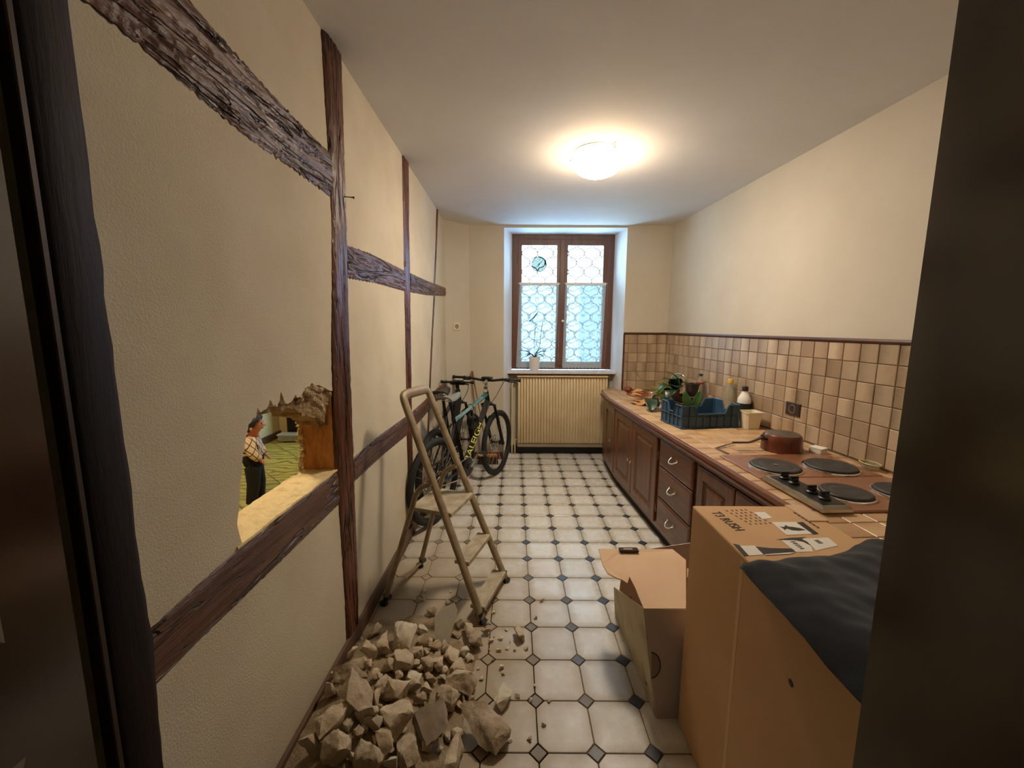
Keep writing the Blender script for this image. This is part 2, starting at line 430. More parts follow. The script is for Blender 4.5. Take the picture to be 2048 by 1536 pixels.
timber('post', [(4.10, 2.69), (4.0, 2.273), (3.90, 1.984), (3.86, 1.798), (3.70, 1.341), (3.49, .649), (3.4, 0)], [(4.165, 2.69), (4.055, 2.273), (3.955, 1.984), (3.915, 1.798), (3.75, 1.341), (3.545, .649), (3.46, 0)], TIMB_V, .006, 60, 6, .004, 3)
timber('upper_rail', [(.70, 2.38), (1.093, 2.335), (1.428, 2.297), (1.607, 2.285), (1.822, 2.277)], [(.70, 2.15), (.94, 2.137), (1.15, 2.113), (1.3, 2.101), (1.52, 2.101), (1.822, 2.095)], TIMB_H, .012, 110, 16, .010, 4, carve=.014)
timber('middle_rail', [(1.955, 1.924), (2.268, 1.94), (2.91, 1.937)], [(1.945, 1.773), (2.327, 1.79), (2.90, 1.795)], TIMB_H, .010, 90, 16, .007, 5, carve=.014)
timber('middle_rail', [(3.05, 1.94), (3.6, 1.945), (4.46, 1.966)], [(3.05, 1.80), (3.6, 1.82), (4.46, 1.876)], TIMB_H, .010, 80, 12, .006, 6, carve=.012)
timber('lower_rail', [(.70, .875), (.957, .902), (1.108, .911), (1.435, .912), (1.735, .909)], [(.70, .748), (.94, .756), (1.133, .756), (1.415, .755), (1.735, .757)], TIMB_H, .008, 90, 12, .003, 7, carve=.003)
timber('lower_rail', [(1.915, .915), (2.306, .926), (2.86, .916)], [(1.905, .793), (2.291, .795), (2.86, .776)], TIMB_H, .008, 70, 12, .004, 8, carve=.005)
timber('lower_rail', [(3.0, .915), (3.44, .929), (4.46, .975)], [(2.98, .776), (3.42, .80), (4.46, .86)], TIMB_H, .008, 70, 12, .004, 9, carve=.005)
# timber faces laid bare inside the hole
b = nb()
def dusttop(u, v):
    y = 1.095+u*.655; o = .004-.165*v + (.012*noise.noise(Vector((y*22, 3, 0))) if v > .9 else 0)
    return FL(y, .917+.006*noise.noise(Vector((y*9, v*6, 1)))+.0018*noise.noise(Vector((y*40, v*30, 2)))-.010*max(0, v-.85)*6, o)
thick_grid(b, 70, 16, dusttop, .008); obj('dusty_ledge', b, CREAMDUST, wall_left, smooth=50)
b = nb(); box(b, 1.05, 1.74, -.14, .0, .76, .902, M=Matrix(((0, 1, 0, -.790), (1, 0, 0, 0), (0, 0, 1, 0), (0, 0, 0, 1)))); obj('ledge_timber', b, TIMB_H, wall_left)
b = nb()
def rawf(u, v):
    z = .90+u*.36; o = -.006-.138*v
    return FL(1.738+.004*noise.noise(Vector((z*12, v*3, 4)))+.003*noise.noise(Vector((z*30, v*22, 7))), z, o)
thick_grid(b, 40, 24, rawf, .010); obj('bare_timber_face', b, RAW, wall_left, smooth=60)
b = nb()
for i in range(46):      # crumbs of plaster clinging to the far edge of the bare timber
    z = .905+.30*i/46; r = rj.uniform(.005, .013)
    M = Matrix.Translation(FL(1.722+rj.uniform(-.012, .008), z, -.143+rj.uniform(-.008, .008)))
    q = bmesh.ops.create_icosphere(b, subdivisions=1, radius=r, matrix=M)
    for v in q['verts']: v.co += Vector((rj.uniform(-1, 1), rj.uniform(-1, 1), rj.uniform(-1, 1)))*r*.35
o = obj('plaster_crumbs', b, mat('crumb_plaster', (226, 206, 158), .95, col2=(190, 160, 110), scale=60, world=True), wall_left); o['kind'] = 'stuff'
b = nb()     # rough masonry lump hanging in the top corner of the hole
def lump(u, v):
    y = 1.50+.24*u; zt = 1.325-.02*u; zb = 1.245-.13*u*u-.02*u
    return FL(y, zt+(zb-zt)*v+.012*noise.noise(Vector((y*25, v*4, 1))), -.012-.05*v*v+.022*noise.noise(Vector((y*18, v*5, 9))))
thick_grid(b, 26, 14, lump, .012); obj('masonry_lump', b, mat('broken_mortar', (204, 182, 148), .95, col2=(150, 126, 96), scale=16, bump=1, bscale=50, bdist=.02, world=True, spec=.1), wall_left)
b = nb(); tube(b, [FL(1.93, 2.128, .012), FL(1.95, 2.13, .05)], .003, 6); obj('nail', b, TIMB_DARK, wall_left)
b = nb(); tube(b, [FL(1.95, 2.13, .048), FL(1.952, 2.13, .052)], .007, 8); obj('nail_head', b, TIMB_DARK, wall_left)
# skirting
b = nb(); prism(b, [(xL(.9)+.002, .85), (xL(.9)+.018, .85), (xL(4.4)+.018, 4.40), (xL(4.4)+.002, 4.40)], 0, .085); struct('baseboard_left', b, BASEW)
# ---- back wall with the window niche
b = nb()
prism(b, [(-.736, 4.462), (-.495, 4.68), (-.109, 4.675), (-.020, 5.0), (-.020, 5.30), (-.93, 5.30), (-.93, 4.462)][::-1], 0, 2.93)
prism(b, [(1.245, 4.655), (1.731, 4.627), (2.25, 4.60), (2.25, 5.30), (1.19, 5.30), (1.19, 5.0)][::-1], 0, 2.93)
box(b, -.12, 1.26, 4.672, 5.30, 2.634, 2.93)
box(b, -.06, 1.225, 4.93, 5.30, 0, .985)
wall_back = struct('wall_back', b, SMOOTH_WALL)
b = nb(); prism(b, [(-.110, 4.673), (-.107, 4.673), (-.016, 5.0), (-.019, 5.0)], 0, 2.634); obj('reveal', b, REVEAL, wall_back)
b = nb(); prism(b, [(1.246, 4.653), (1.243, 4.653), (1.186, 5.0), (1.189, 5.0)], 0, 2.634); obj('reveal', b, REVEAL, wall_back)
b = nb(); prism(b, [(-.107, 4.671), (1.243, 4.656), (1.186, 5.0), (-.016, 5.0)], 2.631, 2.634); obj('reveal', b, REVEAL, wall_back)
b = nb(); box(b, -.05, 1.2, 4.905, 4.93, 0, .095); struct('baseboard_niche', b, mat('black_skirting', (24, 23, 24), .5))
SKIRT = mat('brown_skirting_tile', (122, 66, 46), .4, col2=(92, 48, 34), scale=12, world=True)
b = nb(); prism(b, [(-.50, 4.66), (-.112, 4.655), (-.112, 4.674), (-.50, 4.679)], 0, .085); struct('baseboard_back', b, SKIRT)
# ---- right wall
b = nb(); q0, q1 = K(-.02, 0), K(4.02, 0); o_ = -KN*.2
prism(b, [(p.x, p.y) for p in (q0, q1, q1+o_, q0+o_)], 0, 2.93); wall_right = struct('wall_right', b, SMOOTH_WALL)
# ---- wall tiles above the worktop
def wt_mat(name, c1, c2, dark, rnd, rough=.38, half=.05):
    m, nt, bs = new_mat(name); N = NT(nt); oi = N.n('ShaderNodeObjectInfo')
    wn = N.n('ShaderNodeTexWhiteNoise', noise_dimensions='1D'); N.l(oi.outputs['Random'], wn.inputs['W'])
    c = N.mix(oi.outputs['Random'], lin(c1), lin(c2))
    sp = N.n('ShaderNodeSeparateXYZ'); N.l(N.coord('Object'), sp.inputs[0])
    n1 = N.noise(N.coord('World'), 28, 5, .65)
    gx = N.math('MULTIPLY', sp.outputs[0], N.math('SUBTRACT', N.math('MULTIPLY', wn.outputs['Value'], 2), 1))
    e = N.ramp(N.math('ADD', N.math('MULTIPLY', gx, 1/half), N.math('MULTIPLY', n1, .9)), .35, 1.35)
    c = N.mix(N.math('MULTIPLY', e, .7), c, lin(dark))
    hs = N.n('ShaderNodeHueSaturation'); N.l(N.math('MULTIPLY_ADD', wn.outputs['Value'], 2*rnd, 1-rnd), hs.inputs['Value']); N.l(c, hs.inputs['Color'])
    N.l(hs.outputs[0], bs.inputs['Base Color']); bs.inputs['Roughness'].default_value = rough
    N.bump(N.noise(N.coord('World'), 20, 3), .1, .004, bs); return m
WT = wt_mat('wall_tile_glaze', (188, 166, 136), (164, 138, 110), (116, 90, 68), .14, .26)
CT = wt_mat('worktop_tile_glaze', (206, 172, 130), (186, 150, 110), (150, 110, 74), .10, .34)
TG = mat('tile_grout', (134, 112, 86), .9, col2=(112, 90, 68), scale=10, world=True)
TP = .1052
def sq_tile(w, h, t=.006, bev=.003):
    b = nb(); loft(b, [[(x, y, z) for x, y in ((-w/2+i, -h/2+i), (w/2-i, -h/2+i), (w/2-i, h/2-i), (-w/2+i, h/2-i))] for i, z in ((0, 0), (0, t-.0025), (bev, t))], cap0=False); return b
def wall_tiles(parent, P0, ex, nrm, length, z0, z1, start=0):
    """tiles on a vertical strip from P0 along ex"""
    R = Matrix((ex, Vector((0, 0, 1)), nrm)).transposed().to_4x4(); cache = {}
    n = int(length/TP)+1; rows = int((z1-z0)/TP+.5)
    rr = random.Random(11)
    for i in range(n):
        w = min(TP, length-i*TP)
        if w < .02: continue
        for j in range(rows):
            h = min(TP, z1-z0-j*TP)
            key = (round(w, 4), round(h, 4))
            if key not in cache:
                o = obj('tile', sq_tile(w-.0035, h-.0035), WT, parent); cache[key] = o.data
            else:
                o = bpy.data.objects.new('tile', cache[key]); C.objects.link(o); o.parent = parent
            M = Matrix.Translation(P0+ex*(i*TP+w/2)+Vector((0, 0, z0+j*TP+h/2))+nrm*(.003+rr.uniform(-.0006, .0006))) @ R
            M = M @ Matrix.Rotation(rr.uniform(-.012, .012), 4, 'X') @ Matrix.Rotation(rr.uniform(-.012, .012), 4, 'Y')
            o.matrix_basis = M
b = nb(); a_, c_ = K(0, 0), K(3.98, 0); n3 = KN*.0035
prism(b, [(p.x, p.y) for p in (a_, c_, c_+n3, a_+n3)], .80, 1.478); obj('tile_bed', b, TG, wall_right)
wall_tiles(wall_right, K(.004, 0), KE, KN, 3.95, .845, 1.476)
BN = Vector((-.0575, -.9983, 0)); BX = Vector((-.9983, .0575, 0))      # back-wall part of the splashback
b = nb(); a_ = Vector((1.731, 4.627, 0)); c_ = a_+BX*.478; n3 = BN*.0035
prism(b, [(p.x, p.y) for p in (a_, c_, c_+n3, a_+n3)], .80, 1.478); obj('tile_bed', b, TG, wall_back)
wall_tiles(wall_back, a_+BX*.008, BX, BN, .463, .845, 1.476)
TRIMW = wood('trim_wood', (96, 58, 40), (58, 33, 22), .4, 1, 20, .06, .3)
b = nb(); a_, c_ = K(-.0, 0), K(3.98, 0)
loft(b, [[p+KN*d+Vector((0, 0, z)) for d, z in ((0, 1.474), (.016, 1.476), (.020, 1.486), (.014, 1.497), (0, 1.498))] for p in (a_, c_)]); struct('trim_1', b, TRIMW)
b = nb(); a_ = Vector((1.731, 4.627, 0)); c_ = a_+BX*.484
loft(b, [[p+BN*d+Vector((0, 0, z)) for d, z in ((0, 1.474), (.016, 1.476), (.020, 1.486), (.014, 1.497), (0, 1.498))] for p in (a_, c_)]); struct('trim_2', b, TRIMW)
b = nb(); e_ = c_+BX*.0; loft(b, [[e_+BX*x+BN*d+Vector((0, 0, z)) for x, d in ((-.016, 0), (-.014, .016), (.002, .016), (.004, 0))] for z in (.845, 1.476)]); struct('trim_3', b, TRIMW)
# ---- doorway the picture is taken from
b = nb(); box(b, .60, .80, .55, .74, 0, 2.93); struct('wall_front_post', b, DARKHALL) if False else b.free()
b = nb(); box(b, .77, 2.3, .44, .58, 0, 2.93); box(b, -.80, .77, .44, .58, 2.12, 2.93); struct('wall_front', b, DARKHALL)
b = nb(); box(b, .577, .775, .28, .600, 0, 2.12, .004); dj = struct('door_frame_right', b, DOORW); dj.name = 'trim_4'
b = nb(); box(b, .60, .76, .598, .603, 0, 2.10); obj('frame_stop', b, DOORW, dj)
b = nb(); box(b, -.80, .577, .42, .600, 2.09, 2.14, .004); struct('trim_5', b, DOORW)
def corner_post(u, v):
    z = v*2.92; e = .806+.010*noise.noise(Vector((z*3, 1, 0)))+.006*noise.noise(Vector((z*11, 5, 0)))-.012*max(0, 1-z)
    return (e, z)
b = nb(); rows = []
for i in range(61):
    e, z = corner_post(0, i/60)
    rows.append([FL(.712, z, -.03), FL(.712, z, .012), FL(.72, z, .018), FL(.75, z, .02+.004*noise.noise(Vector((z*4, 2, 2)))), FL(.785, z, .018), FL(e-.006, z, .012), FL(e, z, 0), FL(e, z, -.03)])
loft(b, rows); struct('trim_6', b, TIMB_DARK, smooth=60)
b = nb(); box(b, -.805, -.778, .694, .706, 0, 2.12, .002); struct('trim_7', b, mat('worn_metal_edge', (58, 47, 38), .5, .4))
# open door leaf folded back against the hall side
d1 = struct('door_1', (lambda b: (box(b, -.826, -.786, -.20, .668, .012, 2.07, .003), b)[1])(nb()), DOORW)
for z0, z1 in ((.18, .86), (1.06, 1.92)):
    b = nb(); rect_rings(b, -.12, .57, z0, z1, [(0, 0), (.012, .008), (.03, .008), (.045, .002), (.08, .007)], lambda y, z, h: (-.787+h, y, z)); obj('door_panel', b, DOORW, d1)
# hall the camera stands in
b = nb(); box(b, -.95, 2.3, -1.75, -1.65, 0, 2.93); struct('wall_hall_rear', b, DARKHALL)
b = nb(); box(b, 1.40, 1.5, -1.65, .56, 0, 2.93); struct('wall_hall_right', b, DARKHALL)
b = nb(); box(b, -.95, 1.5, -1.7, .0, 2.80, 2.93); struct('ceiling_hall', b, DARKHALL)
# ---- room seen through the hole
def vinyl():
    m, nt, bs = new_mat('patterned_vinyl'); N = NT(nt); wv = N.coord('World')
    mp = N.n('ShaderNodeMapping'); mp.inputs['Rotation'].default_value = (0, 0, .75); N.l(wv, mp.inputs[0])
    br = N.n('ShaderNodeTexBrick'); br.offset = 0; br.inputs['Scale'].default_value = 1; br.inputs['Brick Width'].default_value = .42; br.inputs['Row Height'].default_value = .42
    br.inputs['Mortar Size'].default_value = .007; N.l(mp.outputs[0], br.inputs['Vector'])
    wa = N.n('ShaderNodeTexWave', wave_type='RINGS'); wa.inputs['Scale'].default_value = 3.2; wa.inputs['Distortion'].default_value = 9; wa.inputs['Detail'].default_value = 2; wa.inputs['Detail Scale'].default_value = 1.1
    N.l(wv, wa.inputs['Vector'])
    c = N.mix(N.ramp(wa.outputs['Fac'], .0, .45), lin((132, 116, 44)), lin((196, 178, 88)))
    c = N.mix(N.math('MULTIPLY', br.outputs['Fac'], .8), c, lin((84, 78, 44))); N.l(c, bs.inputs['Base Color']); bs.inputs['Roughness'].default_value = .45; return m
b = nb(); box(b, -3.35, -.94, -.5, 5.75, -.12, 0); struct('floor_side_room', b, vinyl())
SIDEW = mat('side_room_wall', (206, 184, 132), .8, col2=(192, 168, 116), scale=3, world=True)
b = nb(); box(b, -3.45, -3.30, -.6, 5.75, 0, 2.75); swl = struct('wall_side_room_left', b, SIDEW)
b = nb(); box(b, -3.45, -.93, 5.62, 5.75, 0, 2.75); struct('wall_side_room_far', b, SIDEW)
b = nb(); box(b, -3.45, -.95, -.6, -.5, 0, 2.75); struct('wall_side_room_near', b, SIDEW)
b = nb(); box(b, -3.45, -.96, -.6, 5.75, 2.62, 2.75); struct('ceiling_side_room', b, CEIL)
b = nb(); box(b, -3.30, -3.28, -.5, 5.62, 0, .09); struct('baseboard_side_room', b, mat('side_skirting', (74, 50, 34), .5))
# ================================================================ WINDOW
w1 = thing('window_1', None, None, (.58, 5.03, 1.05)); w1['kind'] = 'structure'
def wp(name, b, m, parent=w1, **kw): return obj(name, b, m, parent, world=True, **kw)
b = nb()
for a in ((-.03, .056, 4.985, 5.06, 1.04, 2.628), (1.12, 1.20, 4.985, 5.06, 1.04, 2.628), (.045, 1.13, 4.985, 5.06, 2.575, 2.628), (.045, 1.13, 4.985, 5.06, 1.04, 1.075)): box(b, *a, .004)
wp('frame', b, WINW)
GLASS, nt, bs = new_mat('window_glass'); N = NT(nt)
tr = N.n('ShaderNodeBsdfTransparent'); gl = N.n('ShaderNodeBsdfGlossy'); gl.inputs['Roughness'].default_value = .02; mx = N.n('ShaderNodeMixShader')
lw = N.n('ShaderNodeLayerWeight'); lw.inputs[0].default_value = .12; N.l(N.math('MULTIPLY', lw.outputs['Fresnel'], .6), mx.inputs[0])
N.l(tr.outputs[0], mx.inputs[1]); N.l(gl.outputs[0], mx.inputs[2]); N.l(mx.outputs[0], nt.nodes['Material Output'].inputs[0])
IRON = mat('grille_iron', (150, 140, 128), .6)
def node_pt(i, j): return (.285+.0935*i, 2.427+.1075*j)
for x0, x1, kn in ((.045, .578, 0), (.578, 1.13, 1)):
    gx0, gx1 = (.098, .512) if x0 < .3 else (.642, 1.062)
    b = nb()
    for a in ((x0-.004, gx0, 1.068, 2.585), (gx1, x1+.004, 1.068, 2.585), (gx0, gx1, 2.508, 2.585), (gx0, gx1, 1.068, 1.135)): box(b, a[0], a[1], 4.990, 5.04, a[2], a[3], .0008)
    sash = wp('sash', b, WINW)
    b = nb(); box(b, gx0-.006, gx1+.006, 5.014, 5.018, 1.13, 2.512); wp('glass_pane', b, GLASS, sash)
    b = nb()
    for i in range(-4, 12):
        for j in range(-14, 3):
            if (i+j) % 2: continue
            for sgn in (1, -1):
                p, q = node_pt(i, j), node_pt(i+sgn, j-1)
                pts = []
                for k in range(15):
                    t = k/14; s = math.sin(2*PI*t)
                    x = p[0]+(q[0]-p[0])*(t-.075*s); z = p[1]+(q[1]-p[1])*(t+.11*s)
                    pts.append((x, 5.05, z))
                pts = [v for v in pts if gx0-.022 <= v[0] <= gx1+.022 and 1.10 <= v[2] <= 2.535]
                if len(pts) > 2: tube(b, pts, .0065, 6)
    wp('grille', b, IRON, sash)
b = nb(); box(b, .548, .606, 4.975, 4.992, 1.085, 2.57, .005); wp('meeting_stile', b, WINW)
b = nb(); lathe(b, [(.004, 0), (.006, .015), (.014, .02), (.014, .03), (.006, .036)], 12, M=Matrix.Translation((.592, 4.976, 1.627)) @ Matrix.Rotation(PI/2, 4, 'X')); wp('window_knob', b, WHITEP, smooth=40)
for z in (1.30, 2.34):
    b = nb(); tube(b, [(.045, 4.984, z-.03), (.045, 4.984, z+.03)], .008, 8); wp('hinge', b, WINW)
SILLM = mat('sill_stone', (226, 226, 226), .3, col2=(206, 206, 208), scale=20, world=True)
b = nb(); prism(b, [(-.072, 4.80), (1.212, 4.80), (1.183, 4.985), (-.022, 4.985)], 1.006, 1.036); wp('sill', b, SILLM)
b = nb(); box(b, -.05, 1.19, 4.83, 4.93, .985, 1.006); wp('sill_bearer', b, WINW)
# lace half curtains
def lace():
    m, nt, bs = new_mat('lace'); N = NT(nt); sp = N.n('ShaderNodeSeparateXYZ'); N.l(N.coord('Object'), sp.inputs[0]); X, Z = sp.outputs[0], sp.outputs[2]
    def line(v, w): return N.math('LESS_THAN', N.math('ABSOLUTE', v), w)
    def frac(v, p): return N.math('SUBTRACT', N.math('FRACT', N.math('ADD', N.math('DIVIDE', v, p), 50.5)), .5)      # -.5 .5
    rows = frac(Z, .205)
    sx = N.math('SINE', N.math('MULTIPLY', X, 2*PI/.187))
    scal = line(N.math('SUBTRACT', rows, N.math('MULTIPLY_ADD', sx, .10, -.27)), .03)
    scal2 = line(N.math('SUBTRACT', rows, N.math('MULTIPLY_ADD', sx, -.15, -.15)), .022)
    hor = line(N.math('SUBTRACT', rows, .34), .016)
    dots = N.math('MULTIPLY', line(N.math('SUBTRACT', rows, .27), .03), line(frac(X, .016), .22))
    dx = frac(N.math('ADD', X, Z), .187); dz = frac(N.math('SUBTRACT', X, Z), .187)
    dia = N.math('MAXIMUM', line(dx, .022), line(dz, .022))
    hx = frac(X, .0935); hz = N.math('SUBTRACT', rows, .08)
    heart = N.math('LESS_THAN', N.math('ABSOLUTE', N.math('SUBTRACT', N.math('SQRT', N.math('ADD', N.math('POWER', N.math('MULTIPLY', hx, 1.0), 2), N.math('POWER', N.math('SUBTRACT', hz, N.math('MULTIPLY', N.math('ABSOLUTE', hx), .6)), 2))), .17)), .045)
    vor = N.n('ShaderNodeTexVoronoi'); vor.inputs['Scale'].default_value = 38; N.l(N.coord('Object'), vor.inputs['Vector'])
    motif = N.math('MULTIPLY', N.math('LESS_THAN', vor.outputs['Distance'], .22), N.math('GREATER_THAN', rows, -.05))
    k = scal
    for q in (scal2, hor, dots, dia, heart, motif): k = N.math('MAXIMUM', k, q)
    hem = N.math('LESS_THAN', Z, .10)
    k = N.math('MAXIMUM', k, N.math('MULTIPLY', hem, .75))
    fac = N.math('MULTIPLY_ADD', k, .085, .895)
    tl = N.n('ShaderNodeBsdfTranslucent'); tl.inputs[0].default_value = (.04, .06, .06, 1); df = N.n('ShaderNodeBsdfDiffuse'); df.inputs[0].default_value = (.80, .86, .90, 1)
    a = N.n('ShaderNodeMixShader'); a.inputs[0].default_value = .5; N.l(tl.outputs[0], a.inputs[1]); N.l(df.outputs[0], a.inputs[2])
    tr = N.n('ShaderNodeBsdfTransparent'); tr.inputs[0].default_value = (.78, .97, .97, 1); mm = N.n('ShaderNodeMixShader'); N.l(fac, mm.inputs[0]); N.l(tr.outputs[0], mm.inputs[1]); N.l(a.outputs[0], mm.inputs[2])
    N.l(mm.outputs[0], nt.nodes['Material Output'].inputs[0]); return m
LACE = lace()
for (xa, xb, xc, xd, lab) in ((.071, .540, .035, .508, 'white lace half curtain hanging behind the potted orchid'), (.618, 1.099, .598, 1.074, 'white lace half curtain on the window sash without a dial')):
    t = thing('lace_curtain', lab, 'curtain', ((xa+xb)/2, 4.97, 1.062), group='lace half curtains in the window')
    b = nb()
    def cf_(u, v, xa=xa, xb=xb, xc=xc, xd=xd):
        z = 1.058+.99*(1-v); x0 = xa+(xc-xa)*v; x1 = xb+(xd-xb)*v
        zz = z + (.006*math.sin(u*PI*22) if v == 1 else 0)
        return (x0+(x1-x0)*u, 4.968+.006*math.sin(u*PI*9+v), zz)
    grid(b, 60, 20, cf_); obj('lace_panel', b, LACE, t, world=True, smooth=True)
    b = nb(); tube(b, [(xa-.012, 4.968, 2.066), (xb+.012, 4.968, 2.066)], .006, 8); box(b, xa, xb, 4.962, 4.974, 2.045, 2.078, .003); obj('heading', b, mat('curtain_heading', (226, 222, 214), .8), t, world=True)
# round dial hanging in the upper pane
t = thing('window_dial', 'round green glass dial with radiating lines stuck in the upper window pane', 'thermometer', (.302, 5.005, 2.294))
GRN = mat('green_dial_print', (70, 120, 100), .5)
DG, nt, bs = new_mat('dial_glass'); N = NT(nt); tr = N.n('ShaderNodeBsdfTransparent'); tr.inputs[0].default_value = (.33, .32, .28, 1); df = N.n('ShaderNodeBsdfTranslucent'); df.inputs[0].default_value = (.05, .08, .07, 1); mx = N.n('ShaderNodeMixShader'); mx.inputs[0].default_value = .25
N.l(tr.outputs[0], mx.inputs[1]); N.l(df.outputs[0], mx.inputs[2]); N.l(mx.outputs[0], nt.nodes['Material Output'].inputs[0])
MR = Matrix.Translation((.302, 5.006, 2.294)) @ Matrix.Rotation(PI/2, 4, 'X')
b = nb(); lathe(b, [(0, 0), (.085, 0), (.085, .003), (0, .003)], 32, M=MR, cap=False); obj('dial_disc', b, DG, t, world=True)
b = nb(); closed_tube(b, [MR @ Vector((.087*math.cos(a), .087*math.sin(a), .002)) for a in [2*PI*i/40 for i in range(40)]], .0045, 6); obj('dial_rim', b, GRN, t, world=True, smooth=True)
b = nb()
for i in range(24):
    a = 2*PI*i/24; tube(b, [MR @ Vector((r*math.cos(a), r*math.sin(a), .005)) for r in (.058, .078)], .0016, 4)
obj('dial_marks', b, GRN, t, world=True)
b = nb(); tube(b, [MR @ Vector((-.02, -.03, .008)), MR @ Vector((.05, .055, .008))], [.006, .002], 6); tube(b, [MR @ Vector((0, 0, 0)), MR @ Vector((0, 0, .012))], .01, 10); obj('needle', b, GRN, t, world=True)
# pale house beyond the window
HB = mat('far_facade', (190, 212, 244), .9, col2=(182, 205, 240), scale=1.5, world=True)
t = thing('neighbouring_house', 'pale blue house front seen at the edge of the window pane', 'building', (4.3, 11.5, -3))
b = nb(); box(b, 2.22, 8, 10.2, 14, -3, 3.1); obj('house_wall', b, HB, t, world=True)
b = nb(); loft(b, [[(1.85, 10.05, 3.1), (8, 10.05, 3.1), (8, 12.1, 4.4)], [(1.85, 14.1, 3.1), (8, 14.1, 3.1), (8, 12.1, 4.4)]][:1]*1) if False else box(b, 2.15, 8.1, 10.05, 14.1, 3.1, 3.3); obj('eaves', b, HB, t, world=True)
b = nb(); box(b, 2.5, 3.3, 10.17, 10.2, .2, 1.7); obj('window', b, BLACKP, t, world=True)
# ================================================================ RADIATOR
RAD = mat('radiator_enamel', (226, 206, 164), .45, col2=(214, 192, 148), scale=5, world=True)
t = thing('radiator', 'cream ribbed panel radiator under the window sill', 'radiator', (.60, 4.85, 0))
b = nb(); box(b, .057, 1.122, 4.830, 4.872, .15, .965, .006); obj('back_panel', b, RAD, t, world=True)
b = nb(); box(b, .050, 1.126, 4.79, 4.875, .964, .980, .004); obj('top_cap', b, RAD, t, world=True)
fin = None; nf = 31
for i in range(nf):
    x = .070+i*(1.042/(nf-1))
    if fin is None:
        b = nb(); prof = [(-.0105, .030), (-.0105, .006), (-.007, 0), (.007, 0), (.0105, .006), (.0105, .030)]
        loft(b, [[(px_, py_+(.02 if k in (0, 3) else 0), z) for px_, py_ in prof] for k, z in enumerate((.145, .165, .935, .955))])
        fin = obj('fin', b, RAD, t, smooth=50); o = fin
    else:
        o = fin.copy(); C.objects.link(o)
    o.location = (x-.60, 4.800-4.85, 0)
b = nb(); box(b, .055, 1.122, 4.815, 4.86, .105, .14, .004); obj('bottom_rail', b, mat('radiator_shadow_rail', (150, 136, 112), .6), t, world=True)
b = nb(); tube(b, [(.05, 4.85, .90), (.02, 4.85, .90), (.005, 4.85, .895), (-.01, 4.86, .86), (-.01, 4.875, .10), (-.01, 4.875, .0)], .010, 8); obj('feed_pipe', b, RAD, t, world=True, smooth=True)
b = nb(); tube(b, [(.05, 4.85, .19), (.03, 4.85, .19), (.025, 4.86, .15), (.025, 4.875, 0)], .010, 8); obj('return_pipe', b, RAD, t, world=True, smooth=True)
b = nb(); tube(b, [(.025, 4.82, .93), (.025, 4.87, .93)], .022, 10); tube(b, [(.012, 4.85, .91), (.012, 4.85, .955)], .017, 10); obj('valve', b, mat('valve_metal', (150, 138, 112), .45, .7), t, world=True, smooth=40)
b = nb(); tube(b, [(1.12, 4.85, .93), (1.155, 4.85, .93)], .014, 10); tube(b, [(1.14, 4.85, .905), (1.14, 4.85, .955)], .016, 10); obj('bleed_valve', b, mat('valve_metal2', (170, 150, 116), .45, .5), t, world=True, smooth=40)
# ================================================================ CEILING LAMP
LX, LY = .550, 2.855; LZ = zC(LX, LY)
t = thing('ceiling_lamp', 'glowing opal glass dome lamp on the ceiling', 'lamp', (LX, LY, LZ-.16))
OPAL, nt, bs = new_mat('lit_opal_glass'); N = NT(nt); em = N.n('ShaderNodeEmission'); gz = N.n('ShaderNodeSeparateXYZ'); N.l(N.coord('World'), gz.inputs[0])
dp = N.ramp(gz.outputs[2], LZ-.03, LZ-.125)          # the bulb sits low in the dome: the rim glows less and warmer
N.l(N.mix(dp, (1, .66, .36, 1), (1, .875, .73, 1)), em.inputs[0]); N.l(N.math('MULTIPLY_ADD', dp, LAMP*1.0, LAMP*.05), em.inputs[1])
N.l(em.outputs[0], nt.nodes['Material Output'].inputs[0])
b = nb(); lathe(b, [(.172, -.012), (.175, -.03), (.168, -.062), (.15, -.092), (.122, -.116), (.085, -.133), (.04, -.142), (0, -.145)], 40, c=(LX, LY, LZ), cap=False); obj('glass_dome', b, OPAL, t, world=True, smooth=True)
b = nb(); lathe(b, [(.10, -.012), (.168, -.012), (.168, 0), (.10, 0)], 32, c=(LX, LY, LZ), cap=False); obj('mounting_plate', b, METAL, t, world=True)
for a in (.9, 3.0, 5.1):
    b = nb(); c_ = Vector((LX+.178*math.cos(a), LY+.178*math.sin(a), LZ)); box(b, -.006, .006, -.008, .008, -.035, .0, .002, M=Matrix.Translation(c_)); obj('clip', b, METAL, t, world=True)
# lamp of the room behind the hole
SL = Vector((-1.75, 2.35, 2.50))
t = thing('side_room_lamp', 'warm globe lamp hanging in the room behind the broken wall', 'lamp', tuple(SL))
OP2, nt, bs = new_mat('lit_globe'); N = NT(nt); em = N.n('ShaderNodeEmission'); em.inputs[0].default_value = (1, .80, .52, 1); em.inputs[1].default_value = LAMP2
N.l(em.outputs[0], nt.nodes['Material Output'].inputs[0])
b = nb(); lathe(b, [(0, -.12), (.06, -.10), (.11, -.04), (.12, 0), (.11, .04), (.06, .10), (.03, .115)], 24, c=tuple(SL)); obj('globe', b, OP2, t, world=True, smooth=True)
b = nb(); tube(b, [SL+Vector((0, 0, .11)), Vector((SL.x, SL.y, 2.62))], .02, 8); obj('stem', b, METAL, t, world=True)
